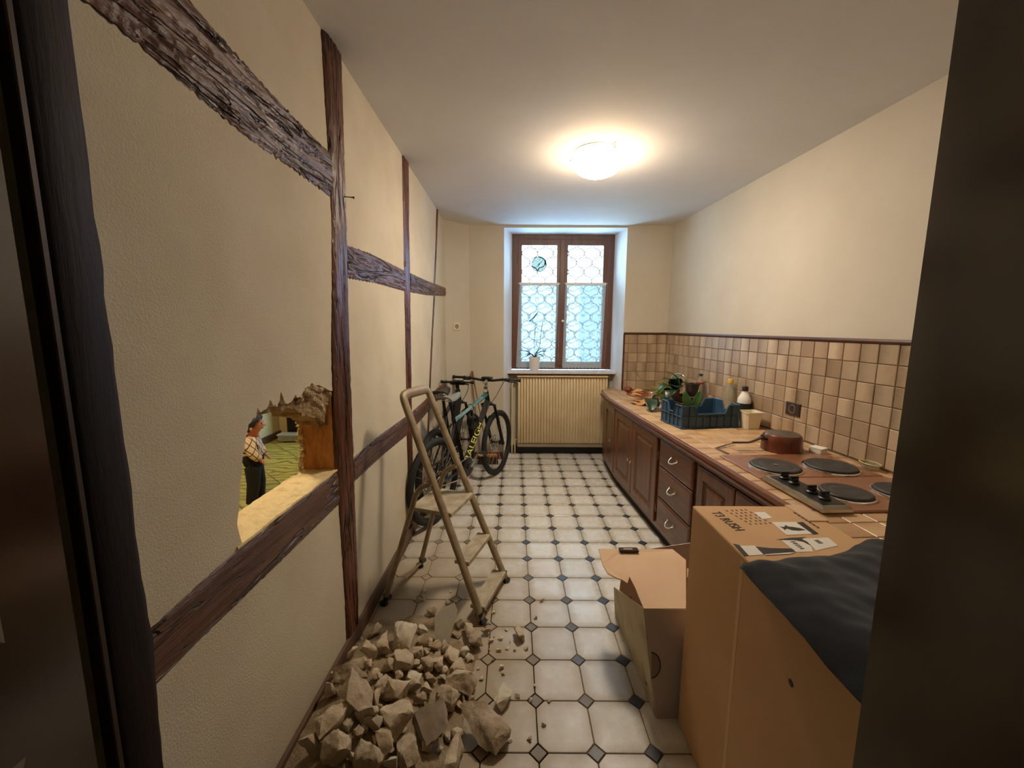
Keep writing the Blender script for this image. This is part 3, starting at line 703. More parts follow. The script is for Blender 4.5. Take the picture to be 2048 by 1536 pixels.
# ================================================================ KITCHEN RUN
FD_ = .765
def kitchen_unit(name, label, s0, s1):
    """thing at the near end of the unit; local x runs to the far end, local y into the room"""
    return thing(name, label, 'cabinet', tuple(K(s1, 0)), KA), s1-s0
def carcass(t, w, fd=FD_, fd2=None):
    fd2 = fd if fd2 is None else fd2
    b = nb(); loft(b, [[(0, .02, z), (w, .02, z), (w, fd2-.0, z), (0, fd, z)] for z in (.075, .764)]); obj('body', b, CABW, t)
    b = nb(); loft(b, [[(.0, .05, z), (w, .05, z), (w, fd2-.025, z), (0, fd-.025, z)] for z in (0, .075)]); obj('plinth', b, TIMB_DARK, t)
DPROF = [(0, 0), (0, .016), (.004, .021), (.012, .022), (.066, .022), (.072, .016), (.080, .010), (.088, .010), (.112, .019)]
RPROF = [(0, 0), (0, .014), (.005, .019), (.016, .023), (.022, .023)]
def door(t, x0, x1, z0, z1, knobx, fd=FD_, knobz=.42):
    b = nb(); rect_rings(b, x0, x1, z0, z1, DPROF, lambda x, z, h: (x, fd+h, z)); d = obj('door', b, CABW, t)
    b = nb(); lathe(b, [(.005, 0), (.005, .012), (.013, .017), (.014, .022), (.008, .028), (0, .029)], 12, M=Matrix.Translation((knobx, fd+.021, knobz)) @ Matrix.Rotation(-PI/2, 4, 'X')); obj('knob', b, BRASS, d, smooth=40)
    return d
def drawer(t, x0, x1, z0, z1, fd=FD_):
    b = nb(); rect_rings(b, x0, x1, z0, z1, RPROF, lambda x, z, h: (x, fd+h, z)); d = obj('drawer', b, CABH, t)
    xm = (x0+x1)/2; zm = (z0+z1)/2+.01; y = fd+.023
    b = nb(); tube(b, bez((xm-.042, y, zm+.012), (xm-.042, y+.045, zm-.022), (xm+.042, y+.045, zm-.022), (xm+.042, y, zm+.012), 12), .0048, 8)
    for q in (-1, 1): tube(b, [(xm+q*.042, y-.001, zm+.012), (xm+q*.042, y+.004, zm+.012)], .011, 10)
    obj('bow_handle', b, BRASS, d, smooth=50)
t, w = kitchen_unit('kitchen_cabinet', 'dark brown single-door base cabinet beside the radiator', .02, .70); carcass(t, w, FD_, .70)
b = nb(); FA = lambda x: FD_+(x/w)*(.70-FD_)
rect_rings(b, .015, w-.20, .12, .764, DPROF, lambda x, z, h: (x, FA(x)+h, z)); d = obj('door', b, CABW, t)
b = nb(); lathe(b, [(.005, 0), (.005, .012), (.013, .017), (.014, .022), (.008, .028), (0, .029)], 12, M=Matrix.Translation((.10, FA(.10)+.021, .435)) @ Matrix.Rotation(-PI/2, 4, 'X')); obj('knob', b, BRASS, d, smooth=40)
t, w = kitchen_unit('kitchen_cabinet', 'dark brown base cabinet with a pair of panelled doors', .70, 1.715); carcass(t, w)
door(t, .52, w-.01, .12, .764, .545); door(t, .015, .51, .12, .764, .485)
for z in (.2, .6):
    b = nb(); box(b, 0, .02, FD_, FD_+.012, z, z+.06); obj('hinge', b, BRASS, t)
t, w = kitchen_unit('kitchen_cabinet', 'dark brown base cabinet with three drawers', 1.715, 2.25); carcass(t, w)
drawer(t, .02, w-.035, .575, .762); drawer(t, .02, w-.035, .347, .568); drawer(t, .02, w-.035, .112, .340)
t, w = kitchen_unit('kitchen_cabinet', 'dark brown base cabinet under the electric hob', 2.25, 3.05); carcass(t, w)
door(t, .41, w-.03, .12, .755, .44); door(t, .015, .40, .12, .755, .37)
t, w = kitchen_unit('kitchen_cabinet', 'dark brown end cabinet hidden behind the lettered cardboard box', 3.05, 3.85); carcass(t, w)
door(t, .02, w-.02, .12, .755, .7)
# worktop
SK = (.30, .29); SR = .215
wt = thing('worktop', 'brown tiled worktop with a moulded wooden edge along the wall', 'worktop', tuple(K(1.9, .39, .80)), KA)
front = [(3.86, .775), (1.2, .775), (.45, .772), (.12, .735), (-.06, .700)]
back_pts = [(1.205, 4.86), (1.236, 4.69)]
fp = [(K(s, d).x, K(s, d).y) for s, d in front]
outer = fp + back_pts + [(1.236, 4.648), (K(.008, .008).x, K(.008, .008).y), (K(3.86, .008).x, K(3.86, .008).y)]
sc_ = K(*SK); hole = [(sc_.x+SR*math.cos(2*PI*k/28), sc_.y+SR*math.sin(2*PI*k/28)) for k in range(28)]
b = nb(); prism_holes(b, outer, [hole], .80, .8305, lambda a, c, h: Vector((a, c, h))); obj('slab', b, TG, wt, world=True)
def edge_strip(name, prof, m, extra=()):
    b = nb(); pts = [Vector((x, y, 0)) for x, y in fp]+[Vector((x, y, 0)) for x, y in extra]; loops = []
    for i, p in enumerate(pts):
        d = (pts[min(i+1, len(pts)-1)]-pts[max(i-1, 0)]).normalized(); n = Vector((d.y, -d.x, 0))*-1
        if n.dot(KN) < 0: n = -n
        loops.append([p+n*o+Vector((0, 0, z)) for o, z in prof])
    loft(b, loops); return obj(name, b, m, wt, world=True)
WEDGE = wood('worktop_edge_wood', (138, 90, 58), (98, 58, 36), .35, 1, 18, .05, .2, coat=.3)
edge_strip('edge_trim', [(-.004, .800), (.010, .800), (.016, .806), (.016, .829), (.010, .8365), (-.004, .8365)], WEDGE, back_pts[:1])
edge_strip('moulding', [(-.02, .768), (.012, .768), (.018, .774), (.014, .780), (.026, .790), (.030, .8), (-.02, .8)], CABH)
cell_cache = {}
def wt_tile(poly, z=.8305):
    cx = sum(p[0] for p in poly)/len(poly); cy = sum(p[1] for p in poly)/len(poly)
    b = nb(); L = []
    for k, zz in ((1, 0), (1, .004), (.96, .0058)): L.append([((p[0]-cx)*k, (p[1]-cy)*k, zz) for p in poly])
    loft(b, L, cap0=False); o = obj('tile', b, CT, wt); return o, cx, cy
region = [(p[0], p[1]) for p in outer]
def ccw(p): return p if sum(p[i][0]*p[(i+1) % len(p)][1]-p[(i+1) % len(p)][0]*p[i][1] for i in range(len(p))) > 0 else p[::-1]
# convex region in (−s, d): clip each cell
reg = [(-3.86, .008), (-.012, .008), (.02, .30), (.03, .49), (.20, .50), (.055, .694), (-.12, .728), (-.45, .766), (-3.86, .770)]
reg = [(-3.86, .008), (-.012, .008), (.055, .694), (-.12, .728), (-.45, .766), (-3.86, .770)]
full = None; Wi = WM[wt].inverted()
nt_ = 0
for i in range(-1, 38):
    for j in range(8):
        s = i*TP; d0 = .770-(j+1)*TP
        G_ = .0026; poly = [(-s-TP+G_, d0+G_), (-s-G_, d0+G_), (-s-G_, d0+TP-G_), (-s-TP+G_, d0+TP-G_)]
        pc = clip(poly, ccw(reg))
        if len(pc) < 3 or area2(pc) < .0004: continue
        cx, cy = sum(p[0] for p in pc)/len(pc), sum(p[1] for p in pc)/len(pc)
        ds = math.hypot(-cx-SK[0], cy-SK[1])
        if ds < SR-.02: continue
        if s > 2.42 and s < 2.95 and .1 < cy < .66: continue      # under the hob
        if len(pc) == 4 and area2(pc) > .0099:
            if full is None:
                o, _, _ = wt_tile([(-TP/2+G_, -TP/2+G_), (TP/2-G_, -TP/2+G_), (TP/2-G_, TP/2-G_), (-TP/2+G_, TP/2-G_)]); full = o
            else:
                o = full.copy(); C.objects.link(o)
        else: o, _, _ = wt_tile(pc)
        P = K(-cx, cy, .8305); o.matrix_basis = Wi @ Matrix.Translation(P) @ Matrix.Rotation(KA, 4, 'Z')
        nt_ += 1
# extra wedge of tile that runs into the window niche
pw = [fp[-1], back_pts[0], back_pts[1], (1.236, 4.655), (K(.0, .48).x, K(.0, .48).y)]
cx = sum(p[0] for p in pw)/5; cy = sum(p[1] for p in pw)/5
b = nb(); loft(b, [[(cx+(p[0]-cx)*k, cy+(p[1]-cy)*k, z) for p in ccw(pw)] for k, z in ((.97, .8305), (.97, .8345), (.95, .8363))]); obj('tile', b, CT, wt, world=True)
# sink
TERRA = mat('brown_enamel', (150, 88, 58), .3, col2=(136, 76, 50), scale=6, coat=.4)
t = thing('sink', 'round brown enamel sink basin set in the worktop by the window', 'sink', tuple(K(*SK, .68)))
b = nb(); lathe(b, [(.240, .836), (.240, .841), (.226, .845), (.208, .842), (.200, .828), (.185, .74), (.15, .70), (.06, .690), (.03, .688), (.03, .684), (.15, .694), (.19, .735), (.206, .82), (.212, .836)], 40, c=(sc_.x, sc_.y, 0), cap=False); obj('basin', b, TERRA, t, world=True, smooth=40)
b = nb(); lathe(b, [(0, .690), (.028, .690), (.03, .686)], 20, c=(sc_.x, sc_.y, 0), cap=False); obj('drain', b, METAL, t, world=True)
# tap
tp = K(.62, .06); t = thing('tap', 'chrome kitchen tap with a high curved spout behind the sink', 'tap', (tp.x, tp.y, .8365))
b = nb(); lathe(b, [(.028, 0), (.026, .012), (.018, .02), (.017, .07), (.013, .075)], 16, c=(tp.x, tp.y, .8365)); obj('tap_body', b, METAL, t, world=True, smooth=40)
b = nb(); h = Vector((tp.x, tp.y, .9)); e_ = K(.42, .22) ; e_ = Vector((e_.x, e_.y, 0))
dirn = (e_-Vector((tp.x, tp.y, 0))).normalized()
tube(b, [h, h+Vector((0, 0, .12))] + [h+Vector((0, 0, .12))+dirn*(.075-.075*math.cos(a))+Vector((0, 0, .075*math.sin(a))) for a in [PI*i/12 for i in range(1, 12)]] + [h+Vector((0, 0, .10))+dirn*.15], .010, 10); obj('spout', b, METAL, t, world=True, smooth=50)
for q in (-1, 1):
    b = nb(); lathe(b, [(.008, 0), (.008, .02), (.02, .026), (.02, .045), (.01, .05)], 10, M=Matrix.Translation(h+KE*(.035*q)+Vector((0, 0, -.02))) @ Matrix.Rotation(q*PI/2.2, 4, Vector((KN.x, KN.y, 0)))); obj('tap_handle', b, METAL, t, world=True, smooth=40)
# hob
HOBM = mat('brown_hob_enamel', (146, 100, 72), .22, col2=(132, 88, 62), scale=4, coat=.4)
PLATE = mat('cast_iron_plate', (58, 56, 52), .55, col2=(46, 44, 42), scale=30, bump=.2, world=True)
hob = thing('electric_hob', 'brown enamel electric hob with black cooking plates set in the worktop', 'hob', tuple(K(2.73, .40, .834)), KA)
Hx = lambda s: 2.73-s
def hl(s, d, z): return (Hx(s), d-.40, z-.834)
for s0, s1 in ((2.37, 2.722), (2.728, 3.085)):
    b = nb(); d0, d1 = .095, .715
    loft(b, [[hl(s, d, z) for s, d in ((s0+i, d0+i), (s1-i, d0+i), (s1-i, d1-i), (s0+i, d1-i))] for i, z in ((.01, .800), (.01, .8372), (0, .8372), (0, .842), (.006, .846), (.03, .8455))]); obj('hob_plate', b, HOBM, hob)
for s, d, r in ((2.585, .545, .112), (2.60, .262, .112), (2.925, .475, .094), (2.925, .225, .094)):
    c_ = hl(s, d, .8455)
    b = nb(); lathe(b, [(r+.012, 0), (r+.011, .004), (r+.003, .006), (r+.001, .003)], 32, c=c_, cap=False); ring = obj('steel_ring', b, METAL, hob, smooth=40)
    b = nb(); lathe(b, [(r, 0), (r, .012), (r-.005, .016), (r-.03, .0165), (r-.033, .0155), (r-.036, .0165), (.03, .0165), (.026, .0145), (0, .0145)], 40, c=c_, cap=False); obj('hot_plate', b, PLATE, hob, smooth=30)
b = nb(); lathe(b, [(0, .0168), (.012, .0168), (.012, .016)], 16, c=hl(2.585, .545, .8455), cap=False); obj('red_dot', b, METAL, hob)
pz = .8665
b = nb(); loft(b, [[hl(s, d, z) for s, d in ((2.745+i, .600+i*.5), (3.095-i, .600+i*.5), (3.095-i, .722-i*.3), (2.745+i, .722-i*.3))] for i, z in ((0, .846), (0, .858), (.012, .870))]); cp = obj('control_panel', b, mat('chrome_panel', (190, 186, 176), .25, .9), hob)
b = nb(); box(b, Hx(3.075), Hx(2.768), .613-.40, .707-.40, .8703-.834, .8716-.834); obj('panel_face', b, BLACKP, cp)
for s in (2.800, 2.860, 2.960, 3.025):
    b = nb(); lathe(b, [(.022, 0), (.022, .006), (.017, .010), (.016, .024), (0, .025)], 16, c=hl(s, .66, .8716)); box(b, Hx(s)-.004, Hx(s)+.004, .66-.40-.017, .66-.40+.017, .8716-.834+.02, .8716-.834+.032); obj('knob', b, BLACKP, cp, smooth=35)
# sockets
t = thing('wall_socket', 'dark brown socket set in the splashback tiles above the hob', 'socket', tuple(K(1.993, .0095, 1.026)), KA)
BRN = mat('brown_socket', (62, 46, 38), .4); BRN2 = mat('socket_insert', (120, 110, 102), .4)
b = nb(); rect_rings(b, -.062, .062, -.042, .042, [(0, 0), (0, .006), (.004, .010)], lambda x, z, h: (x, h, z)); obj('plate', b, BRN, t)
b = nb(); lathe(b, [(.030, .0102), (.029, .013), (.024, .013), (.022, .004), (0, .004)], 20, M=Matrix.Rotation(-PI/2, 4, 'X'), cap=False); obj('socket_well', b, BRN2, t, smooth=40)
b = nb(); tube(b, [(-.009, .004, 0), (-.009, .006, 0)], .003, 8); tube(b, [(.009, .004, 0), (.009, .006, 0)], .003, 8); tube(b, [(0, .004, .012), (0, .014, .012)], .003, 8); obj('pins', b, BLACKP, t)
dv = Vector((-.495+.736, 4.68-4.462, 0)).normalized(); dn = Vector((dv.y, -dv.x, 0)); pt = PXY(912, 653, 4.56)
base_ = Vector((-.736, 4.462, 0)); q = (Vector((pt.x, pt.y, 0))-base_).dot(dv); pt = base_+dv*q+Vector((0, 0, 1.555))+dn*.0005
t = thing('wall_socket', 'cream socket on the plastered wall by the window corner', 'socket', tuple(pt), math.atan2(dv.y, dv.x))
CRM = mat('cream_plastic', (222, 210, 184), .4)
b = nb(); rect_rings(b, -.042, .042, -.042, .042, [(0, 0), (0, .008), (.004, .011), (.012, .011), (.013, .009)], lambda x, z, h: (x, -h, z)); obj('plate', b, CRM, t)
b = nb(); lathe(b, [(.026, .010), (.026, .013), (.021, .013), (.019, .010), (0, .010)], 20, M=Matrix.Rotation(PI/2, 4, 'X'), cap=False); obj('socket_well', b, mat('socket_shade', (150, 138, 116), .5), t, smooth=40)
b = nb(); tube(b, [(0, -.009, .01), (0, -.015, .01)], .003, 8); obj('pin', b, METAL, t)
# ================================================================ CARDBOARD BOXES
CARD = mat('cardboard', (206, 166, 122), .8, col2=(196, 154, 110), scale=2.5, bump=.15, bscale=30, world=True, spec=.2)
CARDG = mat('greyed_cardboard', (200, 184, 172), .8, col2=(190, 173, 160), scale=4, world=True, spec=.2)
CARDP = mat('pale_cardboard', (208, 176, 142), .8, col2=(200, 166, 132), scale=4, world=True, spec=.2)
CARDW = mat('printed_cardboard', (196, 182, 150), .75, col2=(150, 136, 110), scale=7, world=True, spec=.2, lo=.5, hi=.75)
BT = .905
big = thing('cardboard_box', 'tall brown cardboard box with T3 RUSH lettering on its top', 'box', (.86, 1.02, 0))
b = nb(); box(b, .66, 1.062, .612, 1.425, 0, BT, .006, seg=2); obj('box_body', b, CARD, big, world=True)
b = nb(); box(b, .6597, .6604, 1.085, 1.10, .01, .89); obj('side_seam', b, mat('box_crease', (214, 176, 132), .8), big, world=True)
b = nb(); box(b, 1.0, 1.066, 1.30, 1.428, BT-.02, BT+.004, .002); obj('corner_flap', b, CARDP, big, world=True)
def print_poly(name, pts, m, lift=.0012, parent=big, z=BT):
    P = [PXZ(u, v, z+lift) for u, v in pts]; b = nb(); loft(b, [[p-Vector((0, 0, .0006)) for p in P], P]); return obj(name, b, m, parent, world=True)
print_poly('small_label', [(1507, 1024), (1530, 1024), (1545, 1036), (1524, 1038)], PAPERW)
lb = print_poly('picture_label', [(1543, 1044), (1600, 1044), (1634, 1067), (1573, 1070)], PAPERW)
print_poly('picture_band', [(1593, 1044.5), (1606, 1044), (1637, 1067), (1626, 1068)], INK, .0018)
print_poly('bird_mark', [(1571, 1050), (1577, 1053), (1584, 1053.5), (1600, 1056), (1611, 1059.5), (1598, 1061), (1584, 1060), (1574, 1056.5), (1569, 1060), (1567, 1057), (1560, 1053), (1568, 1054)], INK, .0020)
print_poly('shipping_label', [(1562, 1080), (1600, 1078), (1622, 1092), (1626, 1103), (1592, 1104)], PAPERW)
print_poly('shipping_label', [(1604, 1077), (1656, 1075), (1676, 1091), (1632, 1101), (1622, 1090)], PAPERW)
print_poly('tear', [(1553, 1079), (1580, 1075.5), (1612, 1074), (1602, 1078), (1614, 1083), (1622, 1091), (1606, 1083), (1590, 1080)], INK, .0020)
for i in range(5): print_poly('barcode_bar', [(1581+i*4.6, 1083+i*3.3), (1590+i*4.4, 1082.6+i*3.3), (1591.4+i*4.4, 1083.8+i*3.3), (1582.4+i*4.6, 1084.3+i*3.3)], INK, .0022)
for i in range(3): print_poly('barcode_bar', [(1628+i*4, 1080+i*2.6), (1637+i*4, 1079.6+i*2.6), (1638+i*4, 1080.8+i*2.6), (1629+i*4, 1081.2+i*2.6)], INK, .0022)
print_poly('dark_print', [(1466, 1087), (1479, 1090), (1497, 1111), (1489, 1112)], INK)
print_poly('pale_print', [(1480, 1091.5), (1509, 1091), (1527, 1109), (1498, 1111)], PAPERW)
print_poly('dark_print', [(1511, 1093), (1540, 1096), (1586, 1097), (1592, 1104), (1560, 1106), (1528, 1109)], INK)
print_poly('pale_print', [(1529, 1108.5), (1590, 1104), (1580, 1107.5), (1531, 1110)], PAPERW, .002)
def top_text(s, p0, p1, h, m, shear=0):
    a = PXZ(*p0, BT+.0012); c = PXZ(*p1, BT+.0012); d = (c-a); L = d.length; d.normalize(); me = text_mesh(s, .1, shear)
    xs = [v.co.x for v in me.vertices]; ys = [v.co.y for v in me.vertices]; w = max(xs)-min(xs); hh = max(ys)-min(ys)
    up = Vector((-d.y, d.x, 0))
    for v in me.vertices:
        x, y, z = (v.co.x-min(xs))/w*L, (v.co.y-min(ys))/hh*h, v.co.z
        v.co = a+d*x+up*y+Vector((0, 0, z))
    me.materials.clear(); me.materials.append(m); return obj('lettering', me, m, big, world=True)
top_text('T3 RUSH', (1421, 1024), (1471, 1061), .034, INK)
FAINT = mat('faint_print', (112, 82, 54), .8)
ft = random.Random(5)
for i in range(5):
    for k in range(6):
        u0 = 1452+k*9.5+i*9.5-ft.random()*2; v0 = 1020+k*5.3-i*.5
        print_poly('small_print', [(u0, v0), (u0+3, v0+.2), (u0+6.5, v0+2.6), (u0+3.5, v0+2.6)], FAINT)
for i in range(7):
    u0 = 1586+i*7.5; v0 = 1024+i*4.7; print_poly('signature_stroke', [(u0, v0), (u0+5, v0+.5), (u0+9, v0+4.4), (u0+4, v0+3.6)], mat('brown_print', (96, 66, 42), .8) if i == 0 else bpy.data.materials['brown_print'])
b = nb(); lathe(b, [(0, 0), (.009, 0), (.006, .001), (0, .001)], 9, M=Matrix.Translation((.6595, .86, .72)) @ Matrix.Rotation(-PI/2, 4, 'Y'), cap=False); obj('stain', b, INK, big, world=True)
# dark cloth over the corner
CLOTH = mat('dark_cloth', (27, 29, 30), .95, col2=(21, 23, 24), scale=12, bump=.6, bscale=420, bdist=.001, world=True, spec=.15, sheen=.3)
t = thing('folded_cloth', 'black folded cloth draped over the lettered cardboard box', 'cloth', (.86, .9, BT))
b = nb()
def clothf(u, v):
    # u across (x), v from far edge to near
    x = .625+.48*u; far = 1.045+.05*u+.035*math.exp(-((u-.88)/.16)**2); y = far+(.622-far)*v
    e = min(1, 5*min(u, 1-u, v*1.3+.02)); z = BT+.004+.030*e**.6+.010*noise.noise(Vector((x*9, y*7, 1)))+.006*noise.noise(Vector((x*22+y*10, y*18, 4)))
    if u < .12: z -= (1-u/.12)*.018; 
    z += .02*math.exp(-((u-.88)/.14)**2)*math.exp(-(v/.35)**2)
    return (x, y, max(z, BT+.003 if u > .1 else BT-.02))
thick_grid(b, 44, 36, clothf, .006); obj('cloth_sheet', b, CLOTH, t, world=True, smooth=True)
# second, torn open box
t = thing('opened_box', 'low torn-open cardboard box with a grey front standing behind the lettered box', 'box', (.8, 1.7, 0))
def panel(name, pts, m, th, par=t):
    P = [Vector(p) for p in pts]; n = (P[1]-P[0]).cross(P[2]-P[0]).normalized()*th; b = nb(); loft(b, [P, [p+n for p in P]]); return obj(name, b, m, par, world=True)
fr = panel('front_panel', [(.58, 1.440, 0), (1.03, 1.440, 0), (1.03, 1.492, .438), (.529, 1.492, .438)], CARDG, .005)
panel('left_panel', [(.580, 1.442, .002), (.530, 1.495, .438), (.552, 2.03, .165), (.566, 2.04, .002)], CARDW, .004)
panel('right_panel', [(1.03, 1.442, .002), (1.03, 2.04, .002), (1.03, 2.04, .43), (1.03, 1.495, .438)], CARD, .004)
panel('back_panel', [(.57, 2.04, .002), (1.03, 2.04, .002), (1.03, 2.04, .43), (.60, 2.04, .36)], CARDG, .004)
panel('bottom_panel', [(.58, 1.445, .001), (1.03, 1.445, .001), (1.03, 2.04, .001), (.57, 2.04, .001)], CARD, .004)
tp_ = [(1197, 1097, .425), (1240, 1098, .44), (1345, 1098, .44), (1372, 1120, .44), (1372, 1217, .442), (1288, 1217, .442), (1278, 1194, .437), (1271, 1176, .437), (1259, 1153, .437), (1255, 1166, .43), (1244, 1159, .427), (1232, 1155, .425), (1215, 1146, .418), (1205, 1128, .415)]
P = [PXZ(u, v, z) for u, v, z in tp_]; b = nb(); loft(b, [[p-Vector((0, 0, .005)) for p in P], P]); lid = obj('lid', b, CARDP, t, world=True)
s0, s1 = PXZ(1240, 1103, .446), PXZ(1278, 1103, .446)
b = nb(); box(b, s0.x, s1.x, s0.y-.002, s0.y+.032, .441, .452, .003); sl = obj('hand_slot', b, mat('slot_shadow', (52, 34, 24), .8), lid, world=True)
b = nb(); box(b, s0.x+.02, s1.x-.03, s0.y+.008, s0.y+.016, .452, .4535); obj('slot_tab', b, CARDP, lid, world=True)
b = nb(); pts = [(.5705, 1.4378)]
M = Matrix.Translation((.557, 1.4615, .215)) @ Matrix.Rotation(PI/2-.117, 4, 'X')
loft(b, [[M @ Vector((.036*math.cos(a), .052*math.sin(a), h)) for a in [-PI/2+PI*i/14 for i in range(15)]] for h in (.0, .0012)]); obj('thumb_cut', b, mat('thumb_cut_grey', (150, 134, 120), .8), fr, world=True)
b = nb(); tube(b, [M @ Vector((.036*math.cos(a), .052*math.sin(a), .001)) for a in [-PI/2+PI*i/14 for i in range(15)]], .0025, 5); obj('cut_edge', b, INK, fr, world=True)
for (zz, h, dy) in ((.26, .05, .22), (.23, .03, .17), (.30, .02, .26), (.06, .05, .06)):
    y = 1.46+dy; b = nb(); xx = .553-.0035 if zz > .1 else .572-.003
    xx = .580-.05*(zz/.438)*(1-dy/.55)-.02*dy/.55-.0045
    box(b, xx-.0008, xx+.0002, y, y+.02, zz, zz+h); obj('dark_smudge', b, mat('smudge', (92, 84, 70), .8), t, world=True)
p_ = [PXZ(1357, 1150, .42), PXZ(1363, 1131, .42), PXZ(1382, 1140, .42), PXZ(1382, 1156, .42)]
b = nb(); loft(b, [[p-Vector((0, 0, .004)) for p in p_], p_]); obj('loose_flap', b, CARDP, t, world=True)
# ================================================================ STEP LADDER
ALU = mat('worn_painted_metal', (160, 142, 112), .5, .25, col2=(128, 108, 80), scale=14, world=True, bump=.1)
TREAD = mat('worn_tread', (184, 172, 146), .7, col2=(150, 136, 108), scale=16, world=True, bump=.3)
t = thing('step_ladder', 'worn beige metal step ladder with three treads standing by the timbered wall', 'ladder', (-.40, 2.2, 0))
F1, F2, R1, R2 = Vector((-.153, 1.966, 0)), Vector((-.035, 2.323, 0)), Vector((-.722, 2.106, 0)), Vector((-.603, 2.477, 0))
A1, A2 = Vector((-.579, 2.172, 1.12)), Vector((-.494, 2.425, 1.12))
up_ = (A1-F1).normalized(); ac = (A2-A1).normalized()
hoop = [F1.lerp(A1, .02), F1.lerp(A1, .5), A1]
T1, T2 = A1+up_*.066, A2+up_*.066
hoop += bez(A1, A1+up_*.05, T1+ac*.0, T1+ac*.06, 6)[1:] + bez(T2-ac*.06, T2, A2+up_*.05, A2, 6) + [F2.lerp(A2, .5), F2.lerp(A2, .02)]
b = nb(); tube(b, hoop, .016, 12, ell=1.75, side=up_.cross(ac)); obj('front_frame', b, ALU, t, world=True, smooth=50)
pv1, pv2 = F1.lerp(A1, .64), F2.lerp(A2, .64)
for pv, R in ((pv1, R1), (pv2, R2)):
    kn = Vector((pv.x-.105, pv.y+.012, pv.z-.085)); b = nb()
    tube(b, [pv, pv+Vector((-.03, 0, -.01))]+bez(pv+Vector((-.04, .002, -.014)), pv+Vector((-.075, .006, -.02)), kn+Vector((.012, 0, .03)), kn, 6)+[kn.lerp(R, .5), R.lerp(kn, .03)], .020, 10, ell=.7, side=ac); obj('rear_leg', b, ALU, t, world=True, smooth=50)
b = nb(); tube(b, [R1.lerp(pv1, .05), R2.lerp(pv2, .05)], .012, 8); obj('rear_crossbar', b, ALU, t, world=True, smooth=50)
for R in (R1, R2, F1, F2):
    top_ = {0: pv1, 1: pv2, 2: A1, 3: A2}[[R1, R2, F1, F2].index(R)]
    d = (top_-R).normalized(); b = nb(); tube(b, [R+Vector((0, 0, .003)), R+d*.055], .027, 10); obj('rubber_foot', b, RUBBER, t, world=True, smooth=40)
back = Vector((-ac.y, ac.x, 0)).normalized()
for z, dep in ((.075, .085), (.305, .085), (.558, .26)):
    k = z/1.12; a, c = F1.lerp(A1, k), F2.lerp(A2, k); a = a+ac*.014; c = c-ac*.014
    b = nb(); fwd = -back*(.035)
    P = [a+fwd, c+fwd, c+back*(dep-.035), a+back*(dep-.035)]
    loft(b, [[p-Vector((0, 0, .022)) for p in P], [p-Vector((0, 0, .004)) for p in P], [p.lerp(sum(P, Vector())/4, .02) for p in P]]); tr_ = obj('tread', b, TREAD, t, world=True)
    n = int(dep/.013)
    b = nb()
    for i in range(1, n-1):
        o = back*(-.035+dep*i/n); tube(b, [a+o+ac*.02+Vector((0, 0, .0005)), c+o-ac*.02+Vector((0, 0, .0005))], .0022, 4)
    o = obj('grip_ribs', b, TREAD, tr_, world=True); o['kind'] = 'stuff'
for pv in (pv1, pv2):
    b = nb(); tube(b, [pv-ac*.03, pv+ac*.03], .009, 8); obj('rivet', b, METAL, t, world=True)
